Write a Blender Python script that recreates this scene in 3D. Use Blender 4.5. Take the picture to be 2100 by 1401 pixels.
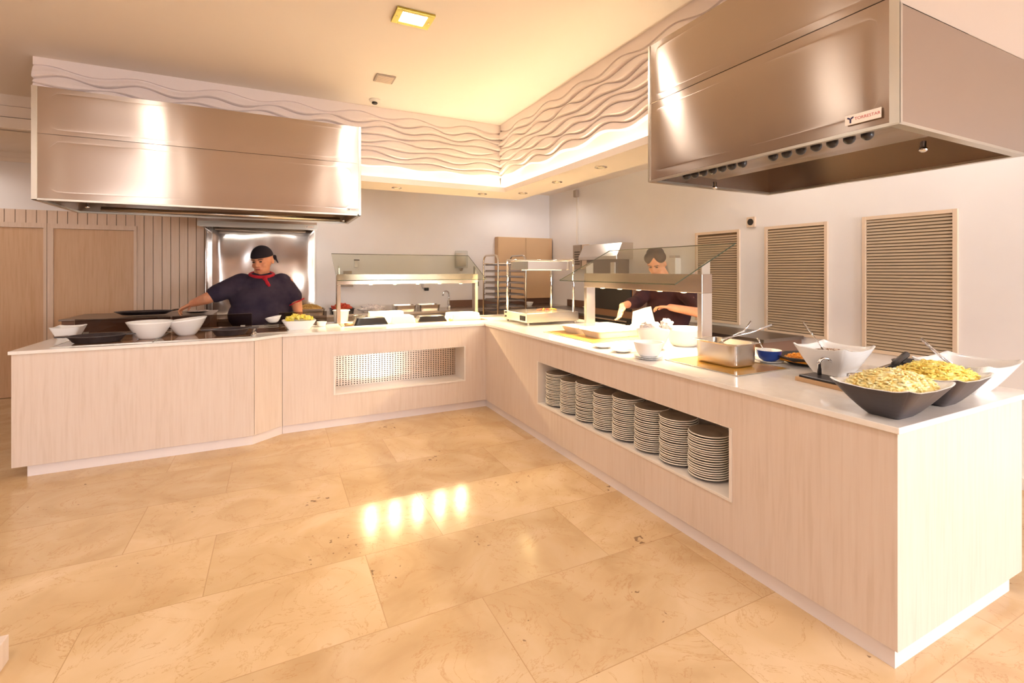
import bpy, bmesh, math, random
from mathutils import Vector, Matrix, noise
random.seed(7)
PI = math.pi
C = bpy.context.scene.collection
for o in list(bpy.data.objects):
    bpy.data.objects.remove(o)

# ------------------------------------------------------------------ camera
cam_d = bpy.data.cameras.new('camera')
cam = bpy.data.objects.new('camera', cam_d); C.objects.link(cam)
cam.location = (0, 0, 1.5)
cam.rotation_euler = (PI / 2, 0, -math.radians(26.33))
cam_d.sensor_width = 36.0
cam_d.lens = 980.0 / 2100.0 * 36.0
cam_d.shift_y = -(700.5 - 555.0) / 2100.0
cam_d.clip_start = 0.02
bpy.context.scene.camera = cam
vs = bpy.context.scene.view_settings
vs.view_transform = 'Standard'; vs.look = 'None'; vs.gamma = 1; vs.use_curve_mapping = False
vs.exposure = 0.58
# ------------------------------------------------------------------ world
w = bpy.data.worlds.new('world'); bpy.context.scene.world = w; w.use_nodes = True
w.node_tree.nodes['Background'].inputs[0].default_value = (0.85, 0.88, 1, 1)
w.node_tree.nodes['Background'].inputs[1].default_value = 0.3

def light(kind, name, loc, power, color, rot=(0, 0, 0), size=0.1, size_y=None, spot=None, blend=0.3):
    d = bpy.data.lights.new(name, kind); d.energy = power; d.color = color
    if kind == 'AREA':
        d.size = size
        if size_y: d.shape = 'RECTANGLE'; d.size_y = size_y
    else:
        d.shadow_soft_size = size
    if spot: d.spot_size = spot; d.spot_blend = blend
    o = bpy.data.objects.new(name, d); C.objects.link(o); o.location = loc; o.rotation_euler = rot
    return o
# invented daylight from unseen windows behind the camera, for hood streaks and front light
DAY = (0.90, 0.94, 1.0)
WINS = [(-2.85, .7), (3.2, 1.9)]
WP = {0: 11, 1: 115}
for i, (wx, ww) in enumerate(WINS):
    light('AREA', 'window_daylight', (wx, -3.86, 1.75), WP[i], DAY, (PI / 2, 0, 0), ww, 2.2)
# unseen uplights added along the front and left walls to brighten the ceiling
UPFILL = (1.0, .96, .96)
light('AREA', 'cove_uplight', (-.7, -3.8, 2.98), 105, UPFILL, (PI, 0, 0), 10, .08)
light('AREA', 'cove_uplight', (-5.8, 1.5, 2.98), 34, UPFILL, (PI, 0, PI / 2), 9, .08)
# ceiling luminaires of the room (the first one is in view)
LUMS = [(0.846, 3.24), (-1.25, 3.0), (0.846, 0.9), (-1.25, 0.9), (-3.4, 3.0), (-3.4, 0.9), (0.846, -1.5), (-1.25, -1.5), (-3.4, -1.5)]
WARM = (1.0, 0.92, 0.85)
for x, y in LUMS:
    light('AREA', 'luminaire_light', (x, y, 3.205), 7, WARM, (0, 0, 0), 0.18)

# ------------------------------------------------------------------ helpers
def srgb(r, g, b):
    f = lambda c: c / 12.92 if c <= 0.04045 else ((c + 0.055) / 1.055) ** 2.4
    return (f(r / 255), f(g / 255), f(b / 255), 1)

def mat(name, col, rough=0.5, metal=0.0, spec=0.5, **k):
    m = bpy.data.materials.new(name); m.use_nodes = True
    p = m.node_tree.nodes['Principled BSDF']
    p.inputs['Base Color'].default_value = col
    p.inputs['Roughness'].default_value = rough
    p.inputs['Metallic'].default_value = metal
    p.inputs['Specular IOR Level'].default_value = spec
    for a, v in k.items():
        p.inputs[a.replace('_', ' ')].default_value = v
    return m

def nd(m, t, **k):
    n = m.node_tree.nodes.new(t)
    for a, v in k.items():
        if a.startswith('i_'):
            n.inputs[a[2:].replace('_', ' ')].default_value = v
        else: setattr(n, a, v)
    return n
def lk(m, a, b): m.node_tree.links.new(a, b)
def pr(m): return m.node_tree.nodes['Principled BSDF']
def coords(m, scale=(1, 1, 1)):
    tc = nd(m, 'ShaderNodeTexCoord'); mp = nd(m, 'ShaderNodeMapping')
    mp.inputs['Scale'].default_value = scale
    lk(m, tc.outputs['Object'], mp.inputs['Vector'])
    return mp.outputs['Vector']
def ramp(m, fac, stops):
    r = nd(m, 'ShaderNodeValToRGB'); e = r.color_ramp.elements
    while len(e) < len(stops): e.new(0.5)
    for k, (p, c) in enumerate(stops): e[k].position = p; e[k].color = c
    lk(m, fac, r.inputs['Fac']); return r.outputs['Color']
def bump(m, h, strength, dist=0.01):
    b = nd(m, 'ShaderNodeBump'); b.inputs['Strength'].default_value = strength; b.inputs['Distance'].default_value = dist
    lk(m, h, b.inputs['Height']); lk(m, b.outputs['Normal'], pr(m).inputs['Normal'])

def noisy(name, c1, c2, scale=(8, 8, 8), rough=0.5, nscale=1.0, det=4, bs=0, **k):
    m = mat(name, c1, rough, **k)
    v = coords(m, scale)
    n = nd(m, 'ShaderNodeTexNoise'); n.inputs['Scale'].default_value = nscale; n.inputs['Detail'].default_value = det
    lk(m, v, n.inputs['Vector'])
    lk(m, ramp(m, n.outputs['Fac'], [(0.35, c1), (0.65, c2)]), pr(m).inputs['Base Color'])
    if bs: bump(m, n.outputs['Fac'], bs)
    return m

def emis(name, col, s):
    m = bpy.data.materials.new(name); m.use_nodes = True
    p = pr(m); p.inputs['Base Color'].default_value = (0, 0, 0, 1)
    p.inputs['Emission Color'].default_value = col; p.inputs['Emission Strength'].default_value = s
    return m

# materials
M = {}
M['wall'] = noisy('wall_plaster', srgb(241, 238, 238), srgb(238, 234, 234), (2, 2, 2), 0.75)
M['ceil'] = noisy('ceiling_plaster', srgb(243, 233, 224), srgb(241, 230, 220), (1, 1, 1), 0.8)
M['relief'] = mat('relief_plaster', srgb(247, 234, 229), 0.7)
M['whitepaint'] = mat('white_paint', srgb(240, 232, 228), 0.5)
M['kick'] = mat('kick_white', srgb(238, 228, 226), 0.35)
M['niche'] = mat('niche_white', srgb(240, 230, 220), 0.35)
def wood(name, a, b, c, rough=0.35):
    m = mat(name, a, rough)
    v = coords(m, (17, 17, .9))
    n = nd(m, 'ShaderNodeTexNoise'); n.inputs['Scale'].default_value = 3.2; n.inputs['Detail'].default_value = 6; n.inputs['Distortion'].default_value = 0.6
    lk(m, v, n.inputs['Vector'])
    n2 = nd(m, 'ShaderNodeTexNoise'); n2.inputs['Scale'].default_value = 1.3
    lk(m, coords(m, (1.5, 1.5, .5)), n2.inputs['Vector'])
    mx = nd(m, 'ShaderNodeMath', operation='ADD'); 
    s = nd(m, 'ShaderNodeMath', operation='MULTIPLY'); s.inputs[1].default_value = 0.35
    lk(m, n2.outputs['Fac'], s.inputs[0]); lk(m, n.outputs['Fac'], mx.inputs[0]); lk(m, s.outputs[0], mx.inputs[1])
    lk(m, ramp(m, mx.outputs[0], [(0.45, a), (0.66, b), (0.9, c)]), pr(m).inputs['Base Color'])
    return m
M['wood'] = wood('limed_oak', srgb(219, 200, 184), srgb(226, 208, 194), srgb(229, 213, 200))
M['door'] = wood('beech_door', srgb(206, 166, 128), srgb(214, 176, 139), srgb(218, 182, 146), 0.4)
M['dining'] = wood('brown_dining_panelling', srgb(128, 98, 76), srgb(142, 110, 86), srgb(150, 118, 94), 0.5)
M['panel'] = wood('pale_panelling', srgb(222, 196, 172), srgb(228, 203, 181), srgb(231, 208, 188), 0.5)
M['worktop'] = noisy('white_quartz', srgb(246, 240, 234), srgb(242, 235, 228), (30, 30, 30), 0.12, spec=0.55)

def steel(name, col, rough, aniso=0.0, wav=0.0, wscale=2.0, brush='h'):
    m = mat(name, col, rough, 1.0)
    if aniso:
        pr(m).inputs['Anisotropic'].default_value = aniso
        pr(m).inputs['Anisotropic Rotation'].default_value = 0.25
        t = nd(m, 'ShaderNodeTangent', direction_type='RADIAL', axis='Z')
        lk(m, t.outputs[0], pr(m).inputs['Tangent'])
    v = coords(m, (3, 3, 260))
    n = nd(m, 'ShaderNodeTexNoise'); n.inputs['Scale'].default_value = 1.0; n.inputs['Detail'].default_value = 3
    lk(m, v, n.inputs['Vector'])
    mr = nd(m, 'ShaderNodeMapRange'); mr.inputs['To Min'].default_value = rough * 0.96; mr.inputs['To Max'].default_value = rough * 1.04
    lk(m, n.outputs['Fac'], mr.inputs['Value']); lk(m, mr.outputs[0], pr(m).inputs['Roughness'])
    if wav:
        n3 = nd(m, 'ShaderNodeTexNoise'); n3.inputs['Scale'].default_value = wscale; n3.inputs['Detail'].default_value = 0.5
        lk(m, coords(m, (1, 1, .8)), n3.inputs['Vector'])
        bump(m, n3.outputs['Fac'], wav, 0.1)
    return m
M['hood'] = steel('brushed_hood_steel', srgb(186, 172, 160), 0.24, 0.93, 0.35, 1.1)
M['steel'] = steel('stainless_steel', srgb(215, 208, 200), 0.24)
M['splash'] = steel('polished_sheet_steel', srgb(222, 215, 208), 0.2, 0.3, 0.9, 2.0)
M['darksteel'] = steel('dark_inner_steel', srgb(150, 140, 134), 0.35)
M['chrome'] = mat('chrome', srgb(225, 225, 228), 0.08, 1.0)
M['edge'] = mat('steel_edge', srgb(205, 200, 188), 0.3, 1.0)
M['white'] = mat('white_porcelain', srgb(248, 246, 244), 0.15)
M['black'] = mat('black_enamel', srgb(42, 38, 40), 0.3)
M['iron'] = noisy('cast_iron', srgb(60, 52, 52), srgb(78, 70, 72), (20, 20, 20), 0.35)
M['blackbowl'] = mat('black_melamine', srgb(58, 52, 58), 0.35)
M['blue'] = mat('blue_glaze', srgb(30, 70, 165), 0.15)
M['red'] = mat('red_cloth', srgb(190, 25, 45), 0.8)
M['cloth'] = noisy('dark_shirt_cloth', srgb(52, 44, 62), srgb(70, 60, 74), (6, 6, 6), 0.9, spec=0.2)
M['cloth2'] = noisy('maroon_black_cloth', srgb(70, 42, 44), srgb(52, 34, 38), (6, 6, 6), 0.9, spec=0.2)
M['cap'] = mat('black_cap_cloth', srgb(44, 38, 44), 0.9, spec=0.2)
M['hair'] = noisy('dark_hair', srgb(46, 34, 28), srgb(66, 48, 38), (40, 40, 40), 0.6)
M['skin'] = noisy('skin', srgb(222, 150, 112), srgb(230, 164, 126), (12, 12, 12), 0.5, Subsurface_Weight=0.08)
M['eye'] = mat('eye_dark', srgb(40, 28, 25), 0.3)
M['lip'] = mat('lip', srgb(185, 100, 85), 0.5)
M['hob'] = mat('dark_ceramic_glass', srgb(150, 112, 84), 0.06, spec=0.8)
M['amber'] = mat('amber_ceramic_glass', srgb(200, 150, 70), 0.12, spec=0.8)
M['lum'] = emis('luminaire_glow', (1, 0.93, 0.78, 1), 9)
M['day'] = emis('window_day', (1.0, 0.97, 0.98, 1), 7)
M['led'] = emis('led_strip', (1.0, 0.86, 0.56, 1), 22)
M['bulb'] = emis('heat_bulb', (1.0, 0.72, 0.30, 1), 25)
M['brass'] = mat('gilt_frame', srgb(190, 175, 90), 0.3, 0.9)
M['frost'] = mat('spot_lens', srgb(250, 240, 215), 0.2)
M['dark'] = mat('dark_gap', srgb(35, 30, 28), 0.6)
M['louver'] = mat('louver_slat', srgb(190, 168, 140), 0.5)
M['louverback'] = mat('louver_back', srgb(110, 88, 64), 0.8)
M['frame'] = mat('louver_frame', srgb(226, 204, 180), 0.45)
M['plate'] = noisy('plate_glaze', srgb(168, 150, 130), srgb(156, 137, 118), (4, 4, 4), 0.18)
M['platerim'] = mat('plate_rim', srgb(246, 238, 224), 0.2)
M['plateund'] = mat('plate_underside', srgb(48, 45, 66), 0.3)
M['plastic'] = mat('grey_plastic', srgb(170, 155, 142), 0.5)
M['whiteplastic'] = mat('white_plastic', srgb(235, 228, 220), 0.4)
M['cloth_white'] = noisy('white_napkin', srgb(242, 234, 230), srgb(190, 180, 185), (40, 40, 40), 0.8)
M['board'] = mat('cream_board', srgb(235, 216, 196), 0.5)
M['brown'] = mat('brown_splash', srgb(120, 88, 70), 0.35)
M['label'] = mat('label_white', srgb(250, 240, 230), 0.4)
M['navy'] = mat('label_navy', srgb(35, 30, 75), 0.5)
M['redink'] = mat('label_red', srgb(200, 70, 70), 0.5)
M['meat'] = noisy('red_meat', srgb(190, 50, 30), srgb(215, 90, 55), (30, 30, 30), 0.4)
M['noodle'] = noisy('golden_noodles', srgb(200, 150, 70), srgb(220, 180, 100), (60, 60, 60), 0.5, bs=0.6)
M['pine'] = noisy('pineapple', srgb(250, 222, 70), srgb(250, 235, 130), (30, 30, 30), 0.35, Subsurface_Weight=0.1)
M['orange'] = noisy('orange_gratin', srgb(222, 130, 20), srgb(240, 170, 50), (45, 45, 45), 0.4, bs=0.6)
M['grain'] = noisy('grain_salad', srgb(225, 205, 185), srgb(165, 120, 95), (60, 60, 60), 0.7, bs=0.6)
M['mush'] = noisy('pale_dressing', srgb(232, 218, 205), srgb(215, 195, 175), (30, 30, 30), 0.5)
M['bread'] = mat('crust', srgb(214, 178, 120), 0.7)
M['cabinet'] = mat('beige_laminate', srgb(214, 178, 138), 0.5)
M['woodedge'] = mat('wood_edge', srgb(196, 158, 118), 0.5)
def pasta_mat(name, cols):
    m = mat(name, cols[0], 0.4)
    oi = nd(m, 'ShaderNodeTexNoise'); oi.inputs['Scale'].default_value = 38; oi.inputs['Detail'].default_value = 1
    lk(m, coords(m), oi.inputs['Vector'])
    lk(m, ramp(m, oi.outputs['Fac'], [(0.3, cols[0]), (0.5, cols[1]), (0.7, cols[2])]), pr(m).inputs['Base Color'])
    return m
M['pasta1'] = pasta_mat('pasta_light', [srgb(240, 205, 120), srgb(250, 234, 165), srgb(252, 244, 205)])
M['pasta2'] = pasta_mat('pasta_yellow', [srgb(240, 200, 90), srgb(252, 230, 120), srgb(252, 242, 160)])

# thin glass: tinted clear sheet with fresnel reflection
def thin_glass(name, tint, refl=0.9):
    m = bpy.data.materials.new(name); m.use_nodes = True
    nt = m.node_tree; nt.nodes.remove(pr(m)); out = nt.nodes['Material Output']
    tr = nt.nodes.new('ShaderNodeBsdfTransparent'); tr.inputs[0].default_value = tint
    gl = nt.nodes.new('ShaderNodeBsdfGlossy'); gl.inputs['Roughness'].default_value = 0.01
    fr = nt.nodes.new('ShaderNodeFresnel'); fr.inputs[0].default_value = 1.45
    mx = nt.nodes.new('ShaderNodeMixShader')
    ge = nt.nodes.new('ShaderNodeNewGeometry'); iv = nt.nodes.new('ShaderNodeMath'); iv.operation = 'SUBTRACT'; iv.inputs[0].default_value = 1
    ml = nt.nodes.new('ShaderNodeMath'); ml.operation = 'MULTIPLY'
    nt.links.new(ge.outputs['Backfacing'], iv.inputs[1]); nt.links.new(fr.outputs[0], ml.inputs[0]); nt.links.new(iv.outputs[0], ml.inputs[1])
    nt.links.new(ml.outputs[0], mx.inputs[0]); nt.links.new(tr.outputs[0], mx.inputs[1]); nt.links.new(gl.outputs[0], mx.inputs[2])
    nt.links.new(mx.outputs[0], out.inputs[0])
    return m
M['glass'] = thin_glass('guard_glass', (0.90, 0.915, 0.87, 1))
M['smoke'] = thin_glass('shield_glass', (0.60, 0.54, 0.50, 1))
M['clear'] = thin_glass('clear_glass', (0.93, 0.94, 0.92, 1))
M['glassedge'] = mat('glass_edge', srgb(62, 72, 52), 0.2)

# marble floor: long slabs in rows along X with thin joints
def floor_mat():
    m = mat('cream_marble', srgb(228, 194, 150), 0.1, spec=0.38)
    N = lambda t, **k: nd(m, t, **k)
    tc = N('ShaderNodeTexCoord'); sp = N('ShaderNodeSeparateXYZ'); lk(m, tc.outputs['Object'], sp.inputs[0])
    br = N('ShaderNodeTexBrick'); br.offset = 0.37; br.offset_frequency = 2
    br.inputs['Scale'].default_value = 1.0; br.inputs['Mortar Size'].default_value = 0.0022
    br.inputs['Mortar Smooth'].default_value = 0.3; br.inputs['Brick Width'].default_value = 1.15; br.inputs['Row Height'].default_value = 0.573
    br.inputs['Color1'].default_value = (0.2, 0.2, 0.2, 1); br.inputs['Color2'].default_value = (0.9, 0.9, 0.9, 1); br.inputs['Mortar'].default_value = (0.0, 0, 0, 1)
    br.inputs['Bias'].default_value = 0.0
    mp = N('ShaderNodeMapping'); mp.inputs['Location'].default_value = (0.3, 0.265, 0)
    lk(m, tc.outputs['Object'], mp.inputs['Vector']); lk(m, mp.outputs[0], br.inputs['Vector'])
    # offset noise per slab
    sc = N('ShaderNodeVectorMath', operation='SCALE'); sc.inputs['Scale'].default_value = 9.0
    lk(m, br.outputs['Color'], sc.inputs[0])
    ad = N('ShaderNodeVectorMath', operation='ADD'); lk(m, tc.outputs['Object'], ad.inputs[0]); lk(m, sc.outputs[0], ad.inputs[1])
    n1 = N('ShaderNodeTexNoise'); n1.inputs['Scale'].default_value = 2.2; n1.inputs['Detail'].default_value = 6; n1.inputs['Distortion'].default_value = 1.2
    lk(m, ad.outputs[0], n1.inputs['Vector'])
    base = ramp(m, n1.outputs['Fac'], [(0.3, srgb(202, 170, 128)), (0.5, srgb(214, 184, 143)), (0.72, srgb(223, 196, 160))])
    # slab tone
    tone = N('ShaderNodeMixRGB', blend_type='MULTIPLY'); tone.inputs[0].default_value = 1
    tr = ramp(m, br.outputs['Color'], [(0.0, (0.86, 0.83, 0.79, 1)), (1.0, (1.05, 1.05, 1.05, 1))])
    lk(m, base, tone.inputs[1]); lk(m, tr, tone.inputs[2])
    # thin veins
    n2 = N('ShaderNodeTexNoise'); n2.inputs['Scale'].default_value = 3.0; n2.inputs['Detail'].default_value = 8; n2.inputs['Distortion'].default_value = 1.8; n2.inputs['Roughness'].default_value = 0.62
    lk(m, ad.outputs[0], n2.inputs['Vector'])
    vein = ramp(m, n2.outputs['Fac'], [(0.492, (0, 0, 0, 1)), (0.5, (0.5, 0.5, 0.5, 1)), (0.508, (0, 0, 0, 1))])
    mv = N('ShaderNodeMixRGB'); lk(m, vein, mv.inputs[0]); lk(m, tone.outputs[0], mv.inputs[1]); mv.inputs[2].default_value = srgb(176, 122, 70)
    # dark specks
    n4 = N('ShaderNodeTexNoise'); n4.inputs['Scale'].default_value = 34; n4.inputs['Detail'].default_value = 2
    lk(m, ad.outputs[0], n4.inputs['Vector'])
    n5 = N('ShaderNodeTexNoise'); n5.inputs['Scale'].default_value = 3.1
    lk(m, ad.outputs[0], n5.inputs['Vector'])
    mu = N('ShaderNodeMath', operation='MULTIPLY'); lk(m, n4.outputs['Fac'], mu.inputs[0]); lk(m, n5.outputs['Fac'], mu.inputs[1])
    spk = ramp(m, mu.outputs[0], [(0.445, (0, 0, 0, 1)), (0.47, (0.75, 0.75, 0.75, 1))])
    ms = N('ShaderNodeMixRGB'); lk(m, spk, ms.inputs[0]); lk(m, mv.outputs[0], ms.inputs[1]); ms.inputs[2].default_value = srgb(110, 80, 55)
    # joints
    mj = N('ShaderNodeMixRGB'); mj.inputs[2].default_value = srgb(168, 126, 84)
    jf = N('ShaderNodeMath', operation='MULTIPLY'); jf.inputs[1].default_value = 0.4
    lk(m, br.outputs['Fac'], jf.inputs[0]); lk(m, jf.outputs[0], mj.inputs[0]); lk(m, ms.outputs[0], mj.inputs[1])
    lk(m, mj.outputs[0], pr(m).inputs['Base Color'])
    rr = N('ShaderNodeMapRange'); rr.inputs['To Min'].default_value = 0.12; rr.inputs['To Max'].default_value = 0.22
    lk(m, n1.outputs['Fac'], rr.inputs['Value']); lk(m, rr.outputs[0], pr(m).inputs['Roughness'])
    return m
M['floor'] = floor_mat()
def perf_mat():
    m = mat('perforated_steel', srgb(222, 205, 188), 0.25, 1.0)
    tc = nd(m, 'ShaderNodeTexCoord'); sp = nd(m, 'ShaderNodeSeparateXYZ'); lk(m, tc.outputs['Object'], sp.inputs[0])
    def cell(out, pitch):
        a = nd(m, 'ShaderNodeMath', operation='MULTIPLY'); a.inputs[1].default_value = 2 * PI / pitch; lk(m, out, a.inputs[0])
        c = nd(m, 'ShaderNodeMath', operation='COSINE'); lk(m, a.outputs[0], c.inputs[0]); return c.outputs[0]
    s = nd(m, 'ShaderNodeMath', operation='ADD'); lk(m, cell(sp.outputs['X'], 0.028), s.inputs[0]); lk(m, cell(sp.outputs['Z'], 0.021), s.inputs[1])
    col = ramp(m, s.outputs[0], [(0.95, srgb(222, 205, 188)), (1.0, srgb(50, 38, 30))])
    g = nd(m, 'ShaderNodeMath', operation='GREATER_THAN'); g.inputs[1].default_value = 0.95; lk(m, s.outputs[0], g.inputs[0])
    mx = nd(m, 'ShaderNodeMixRGB'); lk(m, g.outputs[0], mx.inputs[0]); mx.inputs[1].default_value = srgb(222, 205, 188); mx.inputs[2].default_value = srgb(48, 36, 28)
    lk(m, mx.outputs[0], pr(m).inputs['Base Color'])
    inv = nd(m, 'ShaderNodeMath', operation='SUBTRACT'); inv.inputs[0].default_value = 1.0; lk(m, g.outputs[0], inv.inputs[1]); lk(m, inv.outputs[0], pr(m).inputs['Metallic'])
    return m
M['perf'] = perf_mat()

# ---- geometry helpers
def link(name, bm, m, parent=None, smooth=False, bevel=0, loc=None):
    me = bpy.data.meshes.new(name); bm.normal_update(); bm.to_mesh(me); bm.free()
    ms = m if isinstance(m, (list, tuple)) else [m]
    for x in ms: me.materials.append(M[x] if isinstance(x, str) else x)
    o = bpy.data.objects.new(name, me); C.objects.link(o)
    if smooth:
        for p in me.polygons: p.use_smooth = True
    if bevel:
        b = o.modifiers.new('bevel', 'BEVEL'); b.width = bevel; b.segments = 2; b.limit_method = 'ANGLE'
    if parent:
        o.parent = parent
        o.location = -parent.location if loc is None else Vector(loc)   # mesh given in world axes unless the parent turns
    elif loc is not None: o.location = loc
    return o
def tag(o, label, cat, group=None, kind=None):
    if label: o['label'] = label
    if cat: o['category'] = cat
    if group: o['group'] = group
    if kind: o['kind'] = kind
    return o
def thing(name, label, cat, loc=(0, 0, 0), group=None):
    o = bpy.data.objects.new(name, None); C.objects.link(o); o.location = loc
    o.empty_display_size = 0.1
    return tag(o, label, cat, group)
def struct(name, bm, m, label=None, **k):
    o = link(name, bm, m, **k); o['kind'] = 'structure'
    if label: o['label'] = label
    return o
def box(bm, x0, x1, y0, y1, z0, z1, mi=0):
    vs = [bm.verts.new((x, y, z)) for z in (z0, z1) for x, y in ((x0, y0), (x1, y0), (x1, y1), (x0, y1))]
    fs = [(3, 2, 1, 0), (4, 5, 6, 7), (0, 1, 5, 4), (1, 2, 6, 5), (2, 3, 7, 6), (3, 0, 4, 7)]
    for f in fs:
        fc = bm.faces.new([vs[i] for i in f]); fc.material_index = mi
    return vs
def B(*boxes):
    bm = bmesh.new()
    for b in boxes: box(bm, *b)
    return bm
def prism(bm, pts, z0, z1, mi=0):
    a = [bm.verts.new((x, y, z0)) for x, y in pts]; b = [bm.verts.new((x, y, z1)) for x, y in pts]
    n = len(pts)
    bm.faces.new(list(reversed(a))).material_index = mi; bm.faces.new(b).material_index = mi
    for i in range(n): bm.faces.new((a[i], a[(i + 1) % n], b[(i + 1) % n], b[i])).material_index = mi
def extr(bm, prof, axis, a0, a1, mi=0):
    """profile polygon in the two other axes, extruded along axis"""
    def P(p, a):
        return (a, p[0], p[1]) if axis == 'x' else (p[0], a, p[1])
    A = [bm.verts.new(P(p, a0)) for p in prof]; Bv = [bm.verts.new(P(p, a1)) for p in prof]
    n = len(prof)
    bm.faces.new(A).material_index = mi; bm.faces.new(list(reversed(Bv))).material_index = mi
    for i in range(n): bm.faces.new((A[i], Bv[i], Bv[(i + 1) % n], A[(i + 1) % n])).material_index = mi
    bmesh.ops.recalc_face_normals(bm, faces=bm.faces[:])
def lathe(bm, prof, c=(0, 0, 0), seg=40, mis=None, sx=1, sy=1, slant=0.0):
    rings = []
    for r, z in prof:
        if r < 1e-6: rings.append([bm.verts.new((c[0], c[1], c[2] + z))])
        else:
            rings.append([bm.verts.new((c[0] + sx * r * math.cos(2 * PI * k / seg), c[1] + sy * r * math.sin(2 * PI * k / seg),
                                        c[2] + z + slant * r * math.cos(2 * PI * k / seg))) for k in range(seg)])
    for i in range(len(rings) - 1):
        a, b = rings[i], rings[i + 1]; mi = mis[i] if mis else 0
        for k in range(seg):
            k2 = (k + 1) % seg
            if len(a) == 1 and len(b) == 1: continue
            if len(a) == 1: f = bm.faces.new((a[0], b[k], b[k2]))
            elif len(b) == 1: f = bm.faces.new((a[k], b[0], a[k2]))
            else: f = bm.faces.new((a[k], b[k], b[k2], a[k2]))
            f.material_index = mi
    return bm
def tube(bm, pts, r, seg=10, cap=True, mi=0):
    pts = [Vector(p) for p in pts]; rr = r if isinstance(r, (list, tuple)) else [r] * len(pts)
    rings = []; up = None
    for i, p in enumerate(pts):
        d = (pts[min(i + 1, len(pts) - 1)] - pts[max(i - 1, 0)]).normalized()
        if up is None:
            up = Vector((0, 0, 1)) if abs(d.z) < 0.9 else Vector((1, 0, 0))
        s = d.cross(up).normalized(); up = s.cross(d).normalized()
        rings.append([bm.verts.new(p + rr[i] * (math.cos(2 * PI * k / seg) * s + math.sin(2 * PI * k / seg) * up)) for k in range(seg)])
    for i in range(len(rings) - 1):
        for k in range(seg):
            bm.faces.new((rings[i][k], rings[i][(k + 1) % seg], rings[i + 1][(k + 1) % seg], rings[i + 1][k])).material_index = mi
    if cap:
        bm.faces.new(list(reversed(rings[0]))).material_index = mi; bm.faces.new(rings[-1]).material_index = mi
    return bm
def arc(c, r, a0, a1, n, ax1, ax2):
    c = Vector(c); ax1 = Vector(ax1); ax2 = Vector(ax2)
    return [c + r * (math.cos(a0 + (a1 - a0) * i / n) * ax1 + math.sin(a0 + (a1 - a0) * i / n) * ax2) for i in range(n + 1)]
def sq_ring(hx, hy, z, n=4.0, seg=48, corner_up=0.0, rot=0.0):
    out = []
    for k in range(seg):
        t = 2 * PI * k / seg + PI / 4 * 0
        c, s = math.cos(t), math.sin(t)
        x = math.copysign(abs(c) ** (2 / n), c); y = math.copysign(abs(s) ** (2 / n), s)
        q = min(abs(x), abs(y))
        zz = z + corner_up * (q ** 3)
        X = hx * x; Y = hy * y
        out.append((X * math.cos(rot) - Y * math.sin(rot), X * math.sin(rot) + Y * math.cos(rot), zz))
    return out
def loft(bm, rings, c, cap0=True, cap1=True, mis=None):
    R = [[bm.verts.new((c[0] + p[0], c[1] + p[1], c[2] + p[2])) for p in r] for r in rings]
    n = len(R[0])
    for i in range(len(R) - 1):
        for k in range(n):
            f = bm.faces.new((R[i][k], R[i][(k + 1) % n], R[i + 1][(k + 1) % n], R[i + 1][k])); f.material_index = mis[i] if mis else 0
    if cap0: bm.faces.new(list(reversed(R[0]))).material_index = mis[0] if mis else 0
    if cap1: bm.faces.new(R[-1]).material_index = mis[-1] if mis else 0
    bmesh.ops.recalc_face_normals(bm, faces=bm.faces[:])
    return bm
def copy_tree(o, loc=None, label=None, group=None, parent=None):
    c = o.copy(); C.objects.link(c)
    if parent: c.parent = parent
    if loc is not None: c.location = loc
    if label: c['label'] = label
    if group: c['group'] = group
    for ch in [q for q in bpy.data.objects if q.parent == o]:
        copy_tree(ch, parent=c)
    return c

# ================================================================== SETTING
XL, XR, YF, YB = -6.0, 4.59, -4.0, 7.7
HC, HK = 3.24, 2.90          # room ceiling, kitchen ceiling
struct('floor', B((XL, XR + .1, YF, YB + .1, -0.1, 0)), 'floor')
struct('wall_right', B((XR, XR + 0.12, YF, YB + .12, 0, HC + .1)), 'wall')
struct('wall_left', B((XL - 0.12, XL, YF - .12, YB + .12, 0, HC + .1)), 'dining')
struct('wall_back', B((XL, XR, YB, YB + 0.12, 0, HC + .1)), 'wall')
# wall behind the camera with openings for the invented windows
bm = bmesh.new(); xs = XL
for wx, ww in WINS:
    box(bm, xs, wx - ww / 2, YF - .12, YF, 0, HC + .1); xs = wx + ww / 2
    box(bm, wx - ww / 2, wx + ww / 2, YF - .12, YF, 0, 0.65); box(bm, wx - ww / 2, wx + ww / 2, YF - .12, YF, 2.85, HC + .1)
box(bm, xs, XR, YF - .12, YF, 0, HC + .1)
struct('wall_front', bm, 'dining')
for i, (wx, ww) in enumerate(WINS):
    wo = struct('window_%d' % (i + 1), B((wx - ww / 2, wx + ww / 2, YF - .1, YF - .08, 0.65, 2.85)), 'day')  # unseen glowing pane, invented for steel reflections and front light
    f = bmesh.new()
    for a in (wx - ww / 2, wx - .03, wx + ww / 2 - .06): box(f, a, a + .06, YF - .075, YF - .02, .65, 2.85)
    for a in (.65, 2.79): box(f, wx - ww / 2, wx + ww / 2, YF - .075, YF - .02, a, a + .06)
    link('window_frame', f, 'whitepaint', wo, loc=(0, 0, 0))
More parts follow.
